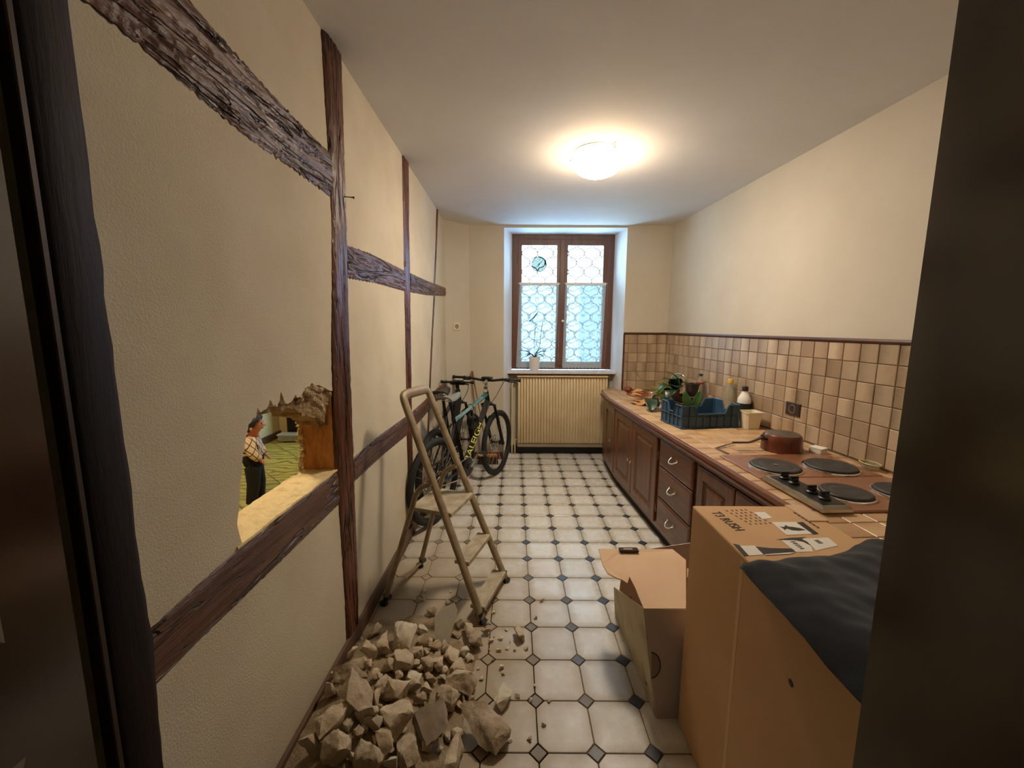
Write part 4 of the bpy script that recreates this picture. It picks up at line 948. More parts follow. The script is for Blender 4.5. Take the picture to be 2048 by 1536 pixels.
# ================================================================ BICYCLES
def bike(name, label, rear, front, paint, top_paint, barw=.72, steer=0, lettering=True, bar_z=1.035, stand=True):
    R = Vector((*rear, 0)); Fv = Vector((*front, 0)); d = Fv-R; L = d.length; ang = math.atan2(d.y, d.x)
    t = thing(name, label, 'bicycle', (R.x, R.y, 0), ang, 'bicycles by the wall')
    r = .345
    def wheel(x, pivot=None, st=0):
        M = Matrix.Translation((x, 0, r)) @ Matrix.Rotation(st, 4, 'Z')
        cp = lambda rr, n: [M @ Vector((rr*math.cos(2*PI*i/n), 0, rr*math.sin(2*PI*i/n))) for i in range(n)]
        b = nb(); closed_tube(b, cp(r-.026, 48), .026, 10); w = obj('wheel', b, RUBBER, t, smooth=True)
        b = nb(); closed_tube(b, cp(r-.056, 48), .010, 6); obj('rim', b, BLACKP, w, smooth=True)
        b = nb()
        for i in range(28):
            a = 2*PI*i/28; s = .028*(1 if i % 2 else -1); a2 = a+.5*(1 if i % 4 < 2 else -1)
            tube(b, [M @ Vector((.022*math.cos(a2), s, .022*math.sin(a2))), M @ Vector(((r-.06)*math.cos(a), 0, (r-.06)*math.sin(a)))], .0014, 4, caps=False)
        o = obj('spokes', b, METAL, w); o['kind'] = 'stuff'
        b = nb(); tube(b, [M @ Vector((0, -.055, 0)), M @ Vector((0, .055, 0))], .016, 12); tube(b, [M @ Vector((0, -.03, 0)), M @ Vector((0, -.024, 0))], .026, 12); obj('hub', b, BLACKP, w, smooth=40)
        b = nb(); closed_tube(b, [M @ Vector((.075*math.cos(a), .045, .075*math.sin(a))) for a in [2*PI*i/28 for i in range(28)]], .006, 5)
        for i in range(5):
            a = 2*PI*i/5; tube(b, [M @ Vector((.015*math.cos(a), .045, .015*math.sin(a))), M @ Vector((.075*math.cos(a+.4), .045, .075*math.sin(a+.4)))], .004, 5)
        obj('brake_disc', b, METAL, w)
    wheel(0); wheel(L, st=steer)
    BB = Vector((.47, 0, .315)); ST = Vector((.30, 0, .79)); HT = Vector((L-.265, 0, .925)); HB = Vector((L-.222, 0, .81))
    b = nb(); tube(b, [BB, HB+Vector((-.01, 0, .01))], [.027, .032], 12); obj('down_tube', b, paint, t, smooth=50)
    b = nb(); tube(b, [BB, ST], .019, 12); obj('seat_tube', b, paint, t, smooth=50)
    b = nb(); tube(b, [ST+Vector((.01, 0, -.03)), HT+Vector((0, 0, -.03))], [.021, .026], 12); obj('top_tube', b, top_paint, t, smooth=50)
    b = nb(); tube(b, [HB, HT], .026, 12); obj('head_tube', b, paint, t, smooth=50)
    for s in (-1, 1):
        b = nb(); tube(b, [BB+Vector((-.02, s*.03, 0)), Vector((.1, s*.055, .33)), Vector((0, s*.062, r))], .011, 8); obj('chain_stay', b, paint, t, smooth=50)
        b = nb(); tube(b, [ST+Vector((.0, s*.015, -.05)), Vector((.18, s*.045, .62)), Vector((0, s*.062, r))], .009, 8); obj('seat_stay', b, paint, t, smooth=50)
    b = nb(); tube(b, [ST, ST+Vector((-.05, 0, .15))], .014, 10); obj('seat_post', b, BLACKP, t, smooth=50)
    b = nb(); zs = .965
    def sad(u, v):
        x = .15+.27*u-.02; wdt = .072*(1-u)**1.1*(1 if u > .0 else 1)+.019; a = PI*v
        return (x, wdt*math.cos(a), zs+.004*math.sin(a)+.026*math.sin(a)-.01*math.sin(PI*u)+.014*u*0)
    thick_grid(b, 14, 10, sad, .012); obj('saddle', b, mat('saddle_vinyl', (120, 118, 112), .5) if lettering else BLACKP, t, smooth=50)
    for s in (-1, 1):
        b = nb(); tube(b, [(.17, s*.02, zs-.002), (.22, s*.018, zs-.02), (.30, s*.018, zs-.02), (.37, s*.012, zs+.002)], .0035, 6); obj('saddle_rail', b, METAL, t)
    # fork
    ax = Vector((L, 0, r)); cr = HB+Vector((.012, 0, -.03))
    b = nb(); tube(b, [cr+Vector((0, -.075, 0)), cr+Vector((0, -.03, .015)), cr+Vector((0, .03, .015)), cr+Vector((0, .075, 0))], .018, 10); obj('fork_crown', b, BLACKP, t, smooth=50)
    St = Matrix.Translation((L, 0, 0)) @ Matrix.Rotation(steer, 4, 'Z') @ Matrix.Translation((-L, 0, 0))
    for s in (-1, 1):
        b = nb(); tube(b, [cr+Vector((0, s*.066, 0)), cr.lerp(ax, .45)+Vector((0, s*.066, 0))], .014, 10); tube(b, [cr.lerp(ax, .42)+Vector((0, s*.066, 0)), ax+Vector((0, s*.066, -.01))], .018, 10); obj('fork_leg', b, BLACKP, t, smooth=50)
    b = nb(); c_ = cr.lerp(ax, .42)+Vector((.012, 0, 0)); tube(b, [c_+Vector((0, -.066, 0)), c_+Vector((.03, -.05, .04)), c_+Vector((.035, 0, .055)), c_+Vector((.03, .05, .04)), c_+Vector((0, .066, 0))], .010, 8); obj('fork_brace', b, BLACKP, t, smooth=50)
    # stem and bar
    hb = HT+Vector((.02, 0, bar_z-.925)); stq = Matrix.Translation(hb) @ Matrix.Rotation(steer, 4, 'Z')
    b = nb(); tube(b, [HT, HT+Vector((-.012, 0, .05))], .020, 10); tube(b, [HT+Vector((-.01, 0, .045)), hb], .017, 10); obj('stem', b, METAL if lettering else BLACKP, t, smooth=50)
    b = nb(); h = barw/2; tube(b, [stq @ Vector(p) for p in ((-.03, -h, .02), (-.015, -h*.5, .018), (0, -.06, 0), (0, .06, 0), (-.015, h*.5, .018), (-.03, h, .02))], .0125, 10); obj('handlebar', b, BLACKP, t, smooth=50)
    for s in (-1, 1):
        b = nb(); tube(b, [stq @ Vector((-.03, s*h, .02)), stq @ Vector((-.021, s*(h-.13), .0195))], .018, 10); obj('grip', b, RUBBER, t, smooth=50)
        b = nb(); tube(b, [stq @ Vector((-.01, s*(h-.17), .012)), stq @ Vector((.045, s*(h-.15), -.01)), stq @ Vector((.05, s*(h-.07), -.012))], .006, 6); tube(b, [stq @ Vector((-.02, s*(h-.185), .018)), stq @ Vector((-.02, s*(h-.15), .018))], .020, 10); obj('brake_lever', b, BLACKP, t, smooth=50)
        b = nb(); tube(b, bez(stq @ Vector((.03, s*(h-.16), .0)), stq @ Vector((.20, s*.10, .03)), HB+Vector((.15, s*.05, .05)), HB+Vector((.01, s*.03, .0)), 14), .0035, 6); obj('cable', b, BLACKP, t, smooth=True)
    b = nb(); box(b, -.03, .04, -.05, .05, .012, .034, .006, M=stq); obj('bar_clamp', b, BLACKP, t)
    # drive
    b = nb(); M = Matrix.Translation(BB) @ Matrix.Rotation(PI/2, 4, 'X')
    lathe(b, [(.03, -.002), (.088, -.002), (.092, .0), (.088, .002), (.03, .002)], 36, M=M @ Matrix.Translation((0, 0, .045)), cap=False); tube(b, [BB+Vector((0, -.06, 0)), BB+Vector((0, .06, 0))], .022, 12); obj('chainring', b, BLACKP, t, smooth=40)
    ca = .55 if stand else 2.6
    for s in (-1, 1):
        e = BB+Vector((s*-.17*math.cos(ca), s*.07, s*-.17*math.sin(ca)*-1 if False else -s*.17*math.sin(ca)*-1))
        e = BB+Vector((-s*.17*math.cos(ca), s*.075, -s*.17*math.sin(ca)*-1*-1))
        b = nb(); tube(b, [BB+Vector((0, s*.066, 0)), e], [.016, .011], 8); obj('crank', b, METAL, t, smooth=50)
        b = nb(); box(b, e.x-.045, e.x+.045, e.y+(.008 if s > 0 else -.075), e.y+(.075 if s > 0 else -.008), e.z-.013, e.z+.013, .005); obj('pedal', b, BLACKP, t)
        b = nb(); box(b, e.x-.049, e.x-.0455, e.y+(.018 if s > 0 else -.065), e.y+(.065 if s > 0 else -.018), e.z-.008, e.z+.008); obj('reflector', b, mat('reflector', (210, 196, 160), .3) if 'reflector' not in bpy.data.materials else bpy.data.materials['reflector'], t)
    b = nb(); cs = [BB+Vector((.09*math.cos(a), -.045, .09*math.sin(a))) for a in [-PI/2+PI*i/10 for i in range(11)]]; rs = [Vector((.04*math.cos(a), -.045, r+.04*math.sin(a))) for a in [PI/2+PI*i/8 for i in range(9)]]
    closed_tube(b, cs+rs, .005, 5); obj('chain', b, METAL, t)
    b = nb(); tube(b, [Vector((0, -.05, r-.05)), Vector((.012, -.05, r-.10))], .011, 8); lathe(b, [(.01, -.006), (.055, -.006), (.055, .006), (.01, .006)], 18, M=Matrix.Translation((0, -.04, r)) @ Matrix.Rotation(PI/2, 4, 'X')); obj('gear_cluster', b, BLACKP, t)
    b = nb()
    if stand: tube(b, [BB+Vector((-.06, .03, -.02)), BB+Vector((.05, .17, -.29))], .009, 8); tube(b, [BB+Vector((.045, .162, -.280)), BB+Vector((.055, .178, -.303))], .013, 8)
    else: tube(b, [BB+Vector((-.06, .045, -.03)), Vector((.16, .082, .24))], .008, 8); tube(b, [Vector((.17, .081, .241)), Vector((.14, .083, .237))], .011, 8)      # folded up
    obj('kickstand', b, METAL, t)
    if lettering:
        me = text_mesh('RALEIGH', .1); xs = [v.co.x for v in me.vertices]; w = max(xs)-min(xs); dv_ = (HB-BB).normalized(); nrm = Vector((-.56, -.60, .57)); nrm = (nrm-dv_*nrm.dot(dv_)).normalized(); upv = nrm.cross(dv_)
        for v in me.vertices:
            x, y, z = (v.co.x-min(xs))/w, v.co.y-.035, v.co.z
            yy = y*.72; a = yy/.031
            v.co = BB+dv_*(.05+x*.40) + upv*(.0325*math.sin(a)) + nrm*(.0325*math.cos(a)+z)
        m = mat('yellow_lettering', (226, 224, 96), .5); me.materials.clear(); me.materials.append(m); obj('lettering', me, m, t)
    return t
BP = mat('graphite_paint', (44, 44, 46), .35, coat=.4); TEAL = mat('silver_teal_paint', (150, 190, 192), .25, .35, col2=(60, 110, 116), scale=6, lo=.42, hi=.58)
b1 = bike('bicycle', 'graphite mountain bike with a teal top tube and yellow down-tube lettering', (-.615, 3.08), (-.165, 4.185), BP, TEAL)
DGP = mat('dark_paint', (40, 38, 38), .4)
b2 = bike('bicycle', 'dark mountain bike half hidden between the lettered bike and the wall', (-.675, 3.36), (-.509, 4.296), DGP, DGP, .34, lettering=False, bar_z=.985, stand=False)
# coiled cable lock on the frame of the first bike
t = thing('cable_lock', 'black coiled cable lock hanging from the teal top tube', 'bike lock', (-.33, 3.78, .70))
b = nb(); Mb = WM[b1]; rr = random.Random(2)
tube(b, [Mb @ Vector((.60+.05*math.cos(i*.62)+.003*i*.2, -.012+.022*math.sin(i*.21), .715+.062*math.sin(i*.62)-.0004*i)) for i in range(90)], .0065, 6); obj('coil', b, BLACKP, t, world=True, smooth=True)
b = nb(); tube(b, [Mb @ Vector((.61, -.012, .792)), Mb @ Vector((.61, -.012, .745))], .016, 10); obj('lock_barrel', b, BLACKP, t, world=True, smooth=40)
b = nb(); tc = Vector((.61, 0, .8255)); td = Vector((.62, 0, .135)).normalized(); tn = Vector((-td.z, 0, td.x))      # strap round the top tube
closed_tube(b, [Mb @ (tc+Vector((0, 1, 0))*(.030*math.cos(a))+tn*(.030*math.sin(a))) for a in [2*PI*i/20 for i in range(20)]], .0035, 6); obj('strap', b, BLACKP, t, world=True, smooth=True)
# brooms in the corner
OR = wood('broom_handle', (196, 128, 58), (160, 96, 40), .5, 2, 20, .05, .2)
t = thing('broom', 'broom with an orange wooden handle leaning in the corner behind the bikes', 'broom', (-.28, 4.50, 0))
b = nb(); tube(b, [(-.285, 4.52, .10), (-.47, 4.640, 1.05)], .013, 10); obj('handle', b, OR, t, world=True, smooth=50)
b = nb(); box(b, -.39, -.18, 4.49, 4.55, .075, .11, .01); obj('broom_head', b, OR, t, world=True)
b = nb(); loft(b, [[(-.385, 4.495, .076), (-.185, 4.495, .076), (-.185, 4.545, .076), (-.385, 4.545, .076)], [(-.405, 4.48, 0), (-.165, 4.48, 0), (-.165, 4.56, 0), (-.405, 4.56, 0)]]); obj('bristles', b, mat('bristles', (70, 52, 36), .9, col2=(50, 36, 26), scale=120, stretch=(1, 1, .05)), t, world=True)
t = thing('mop', 'mop with a grey metal pole leaning in the corner behind the bikes', 'mop', (-.61, 4.43, 0))
b = nb(); tube(b, [(-.61, 4.43, .08), (-.66, 4.50, 1.02)], .012, 10); obj('pole', b, mat('grey_pole', (150, 146, 136), .4, .5), t, world=True, smooth=50)
b = nb(); lathe(b, [(.02, .10), (.04, .07), (.06, .02), (.065, 0)], 14, c=(-.61, 4.43, 0)); obj('mop_head', b, mat('mop_cotton', (150, 142, 126), .95, bump=1, bscale=60), t, world=True, smooth=60)
# ================================================================ RUBBLE
STONE = mat('rubble_stone', (196, 180, 154), .95, col2=(164, 144, 118), scale=9, bump=.9, bscale=55, bdist=.006, rnd=.14, spec=.15)
STONE_G = mat('rubble_grey_face', (156, 142, 122), .9, col2=(134, 118, 98), scale=7, bump=.4, bscale=60, bdist=.003, rnd=.05, spec=.15)
STONE_W = mat('rubble_plaster', (206, 198, 176), .9, col2=(190, 176, 148), scale=7, bump=.3, bscale=70, rnd=.05, spec=.15)
def heap(x, y):
    wx = xL(y)
    if x < wx: x = wx
    a = .17*math.exp(-((x-(wx+.20))/.24)**2)*math.exp(-((y-1.30)/.42)**2)
    c = .045*math.exp(-((x+.46)/.24)**2)*math.exp(-((y-1.66)/.26)**2)
    return max(0, a+c-.014+.009*noise.noise(Vector((x*9, y*9, 5))))
b = nb()
def hp(u, v):
    y = .70+1.55*v; x = xL(y)+.022+.95*u; return (x, y, .0015+.85*heap(x, y)*(1-.0)+.010*max(0, noise.noise(Vector((x*22, y*22, 0))))*(1 if heap(x, y) > .01 else .2) if heap(x, y) > .001 else -.004)
grid(b, 70, 110, hp)
o = obj('rubble_dust', b, mat('rubble_dust', (164, 146, 118), .98, col2=(136, 116, 90), scale=20, bump=1, bscale=110, bdist=.008, world=True, spec=.1), smooth=True)
tag(o, 'heap of sandy plaster dust and grit under the broken wall stones', 'dust', kind='stuff')
rk = random.Random(21)
def rock_mesh(sx, sy, sz, n=13, flat=0):
    b = nb(); vs = []
    for i in range(n):
        v = Vector((rk.gauss(0, 1), rk.gauss(0, 1), rk.gauss(0, 1))).normalized()
        v = Vector((math.copysign(abs(v.x)**.7, v.x), math.copysign(abs(v.y)**.7, v.y), math.copysign(abs(v.z)**.7, v.z)))*rk.uniform(.78, 1.05)
        vs.append(b.verts.new((v.x*sx*.62, v.y*sy*.62, v.z*sz*.62)))
    r = bmesh.ops.convex_hull(b, input=vs)
    for v in [v for v in b.verts if not v.link_faces]: b.verts.remove(v)
    S = max(sx, sy, sz); bmesh.ops.remove_doubles(b, verts=b.verts, dist=S*.14)
    cs = [v.co.copy() for v in b.verts]; b.free(); b = nb(); bmesh.ops.convex_hull(b, input=[b.verts.new(c) for c in cs])
    for v in [v for v in b.verts if not v.link_faces]: b.verts.remove(v)
    bmesh.ops.triangulate(b, faces=list(b.faces))
    for it in range(3 if S > .045 else 2):
        bmesh.ops.subdivide_edges(b, edges=[e for e in b.edges if e.calc_length() > S*.12], cuts=1); bmesh.ops.triangulate(b, faces=list(b.faces))
        if it == 0: bmesh.ops.smooth_vert(b, verts=b.verts, factor=.12, use_axis_x=True, use_axis_y=True, use_axis_z=True)
    off = Vector((rk.uniform(0, 99), rk.uniform(0, 99), 0)); bmesh.ops.recalc_face_normals(b, faces=b.faces); b.normal_update()
    for v in b.verts:
        q = v.co/S; v.co += v.normal*S*(.06*noise.noise(q*3.2+off)+.035*noise.noise(q*8+off)+.016*noise.noise(q*17+off))
    return b
placed = []
def place_rock(u, v, wpx, hpx, m=None, label=None, n=13, grp='broken stones in the rubble heap', lift=.3, thin=None, name='rubble_stone', tilt=None):
    d = ray(u, v); t_ = .5
    dist = None
    for i in range(3000):
        p = CAM+d*t_; w = wpx*t_/FPX
        hh = max(0, heap(p.x, p.y))
        if p.z <= hh+lift*w: break
        t_ += .002
    w = wpx*t_/FPX*1.05; h = hpx*t_/FPX*1.05
    sz = min(w, h)*rk.uniform(.75, 1.0) if thin is None else thin
    x = max(p.x, xL(p.y)+.03+w*.42)
    bm_ = rock_mesh(w, max(h, w*.6)*rk.uniform(.8, 1.0), sz, n)
    R = Matrix.Rotation(rk.uniform(0, 6.28), 4, 'Z') @ Matrix.Rotation(rk.gauss(0, .35), 4, 'X') if tilt is None else tilt
    bmesh.ops.transform(bm_, matrix=R, verts=bm_.verts)
    zmin = min(v_.co.z for v_ in bm_.verts); zc = max(p.z, heap(x, p.y)*.85-.25*sz-zmin*.0, -zmin+.001)
    o = obj(name, bm_, m or STONE, smooth=38); o.location = (x, p.y, zc)
    if not label:
        label, grp = ('pale plaster-faced stone lump in the rubble heap under the hole', 'plaster-faced lumps in the rubble') if m is STONE_W else ('large rough beige stone in the rubble heap under the hole', 'large stones in the rubble') if w > .075 else ('small rough beige stone wedged in the rubble heap under the hole', 'small stones in the rubble')
    tag(o, label, 'stone', grp); return o
CW = lambda x, y, w, h: (560+x*.2734, 1150+y*.2734, w*.2734, h*.2734)
R_ = Matrix.Rotation
specials = [
 ((905, 440, 190, 175), STONE_W, 'pale grey-white block with a flat face at the back of the rubble', 10, None, None),
 ((570, 860, 270, 240), STONE, 'large smooth pinkish stone block against the wall in the rubble', 9, None, None),
 ((1090, 1085, 280, 240), STONE_G, 'grey block with a flat cut face and bright top edge in the rubble', 8, None, R_(.35, 4, 'Z') @ R_(-.5, 4, 'X')),
 ((1470, 1090, 390, 210), STONE, 'broad flat stone slab leaning at the open side of the rubble', 12, .06, R_(-.35, 4, 'Z') @ R_(.35, 4, 'Y')),
 ((1630, 890, 200, 110), STONE_W, 'brick-like broken lump lying apart beside the rubble slab', 9, None, None),
 ((860, 1050, 210, 235), STONE, 'tall jagged stone standing in the middle of the rubble', 14, None, None),
]
for (q, m, lab, n, th, ti) in specials: place_rock(*CW(*q), m, lab, n, thin=th, tilt=ti, grp=None)
q = CW(1215, 355, 170, 215); p = PXZ(q[0], q[1], .10)     # thin white plaster sheet leaning up
b = nb(); pts = [(-.055, -.085), (-.06, .03), (-.02, .062), (.045, .085), (.06, .05), (.045, .0), (.03, -.03), (.01, -.08)]
M = Matrix.Translation(p) @ R_(.15, 4, 'Z') @ R_(1.05, 4, 'X')
loft(b, [[M @ Vector((a*.95, c*1.05, h)) for a, c in pts] for h in (0, .009)]); o = obj('plaster_slab', b, mat('smooth_plaster', (222, 218, 200), .8, col2=(206, 200, 180), scale=12, world=True)); tag(o, 'thin pale plaster sheet standing on edge behind the rubble', 'plaster')
rocks = [(770, 500, 150, 115), (640, 575, 200, 95), (560, 650, 150, 95), (900, 630, 140, 165), (780, 645, 120, 125), (618, 1015, 150, 175), (370, 1080, 240, 175), (840, 840, 190, 155), (1215, 920, 165, 185), (1330, 800, 205, 145), (1302, 692, 145, 112), (1255, 583, 138, 102),
 (1355, 925, 80, 48), (1430, 500, 115, 90), (1390, 415, 150, 80), (1760, 440, 135, 70), (1515, 415, 52, 72), (415, 1275, 195, 195), (668, 1310, 205, 205), (930, 1290, 155, 230), (1275, 1370, 310, 135), (250, 1260, 110, 240), (700, 1060, 115, 200), (1070, 650, 95, 110), (1150, 650, 95, 110),
 (1130, 520, 95, 72), (1220, 515, 105, 62), (1010, 560, 95, 82), (960, 735, 140, 62), (960, 805, 115, 85), (1100, 750, 85, 62), (1080, 830, 95, 72), (1050, 480, 85, 82), (1040, 400, 85, 62), (1110, 275, 62, 62), (840, 590, 45, 80), (500, 720, 250, 72), (420, 720, 125, 62), (380, 830, 105, 120), (760, 790, 145, 92),
 (1290, 1180, 75, 130), (1225, 1180, 55, 80), (1480, 1210, 62, 62), (1080, 1230, 115, 92), (1320, 370, 62, 62), (580, 1150, 75, 62), (760, 1200, 185, 120), (700, 400, 120, 50), (1185, 760, 60, 60), (1180, 850, 70, 60), (690, 720, 70, 60), (1000, 650, 60, 60), (870, 720, 80, 50), (1020, 900, 110, 70), (720, 880, 110, 60), (500, 1090, 90, 80), (1150, 985, 50, 40), (1400, 900, 60, 40), (820, 1350, 120, 110), (540, 560, 90, 60), (1350, 560, 90, 60), (1200, 700, 60, 60), (660, 650, 90, 60), (1060, 570, 60, 50), (1290, 430, 60, 50), (1380, 600, 60, 50)]
for q in rocks: place_rock(*CW(*q), STONE_W if rk.random() < .12 else STONE, n=rk.choice((10, 12, 14, 16)))
for i in range(40):      # smaller fill between the lumps
    place_rock(*CW(rk.uniform(420, 1350), rk.uniform(480, 1400), rk.uniform(40, 85), rk.uniform(35, 70)), STONE, n=9, lift=.1)
chips = [(1250, 120), (1060, 118), (1560, 275), (1650, 400), (1565, 450), (1540, 480), (1610, 460), (1530, 545), (1660, 535), (1720, 545), (1600, 550), (1620, 675), (1640, 715), (1470, 755), (1740, 885), (1830, 915), (1970, 915), (1870, 810), (1920, 185), (1870, 310), (1520, 265), (1480, 400), (1535, 350), (1800, 535), (1690, 490), (1020, 170), (1050, 185), (985, 175), (1230, 205), (1290, 195), (1930, 1090), (1820, 1190), (1680, 1210), (1560, 620), (1500, 1230), (1400, 620), (1450, 680)]
for x, y in chips:
    s = rk.uniform(16, 44); u, v, w, h = CW(x, y, s, s*.7); p = PXZ(u, v, .006)
    bm_ = rock_mesh(w*p.y/FPX*1.2, h*p.y/FPX*1.5, h*p.y/FPX*1.1, 8); zm = min(q.co.z for q in bm_.verts)
    o = obj('plaster_chip', bm_, STONE_W, smooth=38); o.location = (p.x, p.y, max(heap(p.x, p.y)*.85, 0)-zm+.0005); tag(o, 'small pale plaster chip scattered on the tiles around the rubble', 'chip', 'plaster chips on the floor')
# ================================================================ THINGS ON THE WORKTOP
WZ = .8365
def KZ(s, d, h=0): return K(s, d, WZ+h)
BLUE = mat('blue_crate_plastic', (52, 84, 108), .45, col2=(40, 66, 88), scale=9, world=True)
ca_, cb_, cd_ = K(1.758, .639), K(1.491, .682), K(1.72, .205)
exv = (cd_-ca_).normalized(); ang = math.atan2(exv.y, exv.x)
t = thing('plastic_crate', 'blue plastic produce crate with raised corners on the worktop', 'crate', (ca_.x, ca_.y, WZ), ang)
LX_, LY_, CHh, NH = .44, .285, .165, .105     # local x along the long side, y away
def crate_side(p, q, n, L):
    """wall with lowered middle"""
    prof = [(0, 0), (L, 0), (L, CHh), (L-.085, CHh), (L-.115, NH), (.115, NH), (.085, CHh), (0, CHh)]
    e = (q-p).normalized(); b = nb(); loft(b, [[p+e*a+Vector((0, 0, z))+n*o for a, z in prof] for o in (0, .006)]); return b
V3 = lambda x, y, z=0: Vector((x, y, z))
c00, c10, c11, c01 = V3(0, 0), V3(LX_, 0), V3(LX_, LY_), V3(0, LY_)
for nm, p, q, n, L in (('side_wall', c00, c10, V3(0, 1), LX_), ('side_wall', c01, c11, V3(0, -1), LX_), ('end_wall', c00, c01, V3(1, 0), LY_), ('end_wall', c10, c11, V3(-1, 0), LY_)):
    sd = obj(nm, crate_side(p, q, n, L), BLUE, t)
    e = (q-p).normalized(); b = nb()
    tube(b, [p+e*.0-n*.004+V3(0, 0, .0068), q-n*.004+V3(0, 0, .0068)], .007, 6); tube(b, [p-n*.003+V3(0, 0, .085), q-n*.003+V3(0, 0, .085)], .005, 6)
    tube(b, [p+e*a-n*.002+V3(0, 0, z) for a, z in ((0, CHh), (.085, CHh), (.115, NH), (L-.115, NH), (L-.085, CHh), (L, CHh))], .006, 6); obj('rim_bead', b, BLUE, sd)
    for k in range(1, int(L/.055)):
        a = k*.055; b = nb(); pp = p+e*a-n*.006; h = CHh if a < .08 or a > L-.08 else NH
        box(b, -.003, .003, 0, .008, .006, h, M=Matrix.Translation(pp) @ Matrix((e.to_4d(), n.to_4d(), (0, 0, 1, 0), (0, 0, 0, 1))).transposed()); obj('rib', b, BLUE, sd)
b = nb(); box(b, .004, LX_-.004, .004, LY_-.004, .001, .006); obj('base', b, BLUE, t)
for p, sx, sy in ((c00, 1, 1), (c10, -1, 1), (c11, -1, -1), (c01, 1, -1)):
    b = nb(); box(b, 0, .05, 0, .05, 0, CHh, .004, M=Matrix.Translation(p+V3(-.004*sx, -.004*sy, .001)) @ Matrix.Diagonal((sx*.35, sy*.35, 1, 1))); obj('corner_post', b, BLUE, t)
# leaves
LEAF = mat('broad_leaf', (52, 84, 34), .35, col2=(38, 64, 28), scale=12, rnd=.1); LEAFD = mat('dark_leaf', (36, 58, 32), .35, col2=(26, 44, 26), scale=12); LEAFY = mat('withered_leaf', (206, 150, 84), .7, col2=(176, 116, 60), scale=14, bump=.3); HERB = mat('feathery_leaf', (146, 156, 70), .7, col2=(104, 124, 50), scale=20)
UPV = Vector((0, 0, 1))
def leaf(b, base, tip, w, arch=.0, cup=.15, side=None, nu=10, nv=6, twist=0):
    base, tip = Vector(base), Vector(tip); d = tip-base; s = (side or d.cross(UPV)).normalized(); n = s.cross(d).normalized()
    def f(u, v):
        c = base+d*u+n*(arch*math.sin(PI*u)*d.length); k = w*(math.sin(PI*min(1, u*.92+.06))**.75); x = (v-.5)*2
        ss = s*math.cos(twist*u)+n*math.sin(twist*u); return c+ss*(x*k)+n*(cup*k*x*x)
    thick_grid(b, nu, nv, f, .0022)
def leaf_obj(t, nm, m, *a, **k): b = nb(); leaf(b, *a, **k); return obj(nm, b, m, t, world=True, smooth=True)
# strap leaves standing in the crate
ctr = WM[t] @ Vector((.16, .16, .008)); t2 = thing('potted_seedling', 'small plant with two upright strap leaves standing in the blue crate', 'plant', tuple(ctr))
b = nb(); lathe(b, [(.032, 0), (.042, .065), (.045, .065), (.045, .075), (.040, .075), (.038, .06), (0, .058)], 16, c=tuple(ctr)); obj('pot', b, BLACKP, t2, world=True, smooth=40)
for (du, dz, w) in ((-.045, .235, .034), (.075, .245, .032), (-.01, .15, .026)): leaf_obj(t2, 'leaf', LEAF, ctr+Vector((du*.1, 0, .06)), ctr+Vector((du, .02, dz)), w, .05, .25, side=Vector((1, -.2, 0)))
# stack of trays behind the crate
STK = mat('brown_tray', (60, 46, 36), .6, col2=(44, 34, 28), scale=10); STK2 = mat('tray_rim', (120, 98, 72), .6)
sp_ = K(1.20, .34)
zz = WZ
for i, (h, lab) in enumerate(((.05, 'bottom'), (.05, 'middle'), (.05, 'top'))):
    t3 = thing('plant_tray', 'dark brown plant tray at the %s of the stack behind the blue crate' % lab, 'tray', (sp_.x, sp_.y, zz), KA+.1*i)
    w_ = .095-.004*i; b = nb(); loft(b, [[(x, y, z) for x, y in ((-w_*k, -w_*k), (w_*k, -w_*k), (w_*k, w_*k), (-w_*k, w_*k))] for k, z in ((.9, 0), (1, h-.004), (.95, h-.004), (.86, .006))], cap1=True); obj('tray_body', b, STK, t3)
    b = nb(); closed_tube(b, [(x, y, h-.004) for x, y in ((-w_, -w_), (w_, -w_), (w_, w_), (-w_, w_))], .004, 6); obj('tray_rim', b, STK2, t3); zz += h+.0005
t3 = thing('plant_pot', 'square black nursery pot standing on top of the tray stack', 'pot', (sp_.x+.055, sp_.y+.02, zz), KA+.2)
b = nb(); loft(b, [[(x, y, z) for x, y in ((-w_, -w_), (w_, -w_), (w_, w_), (-w_, w_))] for w_, z in ((.030, 0), (.038, .085), (.042, .085), (.042, .098), (.038, .098), (.034, .08))]); obj('pot_wall', b, STK, t3)
b = nb(); box(b, -.001, .001, -.0435, -.042, .0, .08) ; obj('pot_seam', b, STK2, t3)
pb = sp_+Vector((-.10, -.02, zz)); t3 = thing('leafy_plant', 'dark green broad-leaved plant lying over the tray stack', 'plant', tuple(pb))
b = nb(); lathe(b, [(.028, 0), (.036, .05), (.036, .055), (0, .055)], 14, c=tuple(pb)); obj('root_ball', b, mat('compost', (88, 66, 44), .95, col2=(120, 96, 62), scale=40, bump=1), t3, world=True)
for dx, dy, dz, w in ((-.13, -.03, .09, .06), (-.07, .02, .15, .065), (.05, -.01, .13, .06), (-.15, .0, -.01, .055), (-.10, -.09, -.07, .055), (.08, -.06, .06, .05), (-.02, -.09, .03, .055), (.0, -.04, .10, .06)): leaf_obj(t3, 'leaf', LEAF if dz > .1 else LEAFD, pb+Vector((0, 0, .05)), pb+Vector((dx, dy, .05+dz)), w, .25, .2)
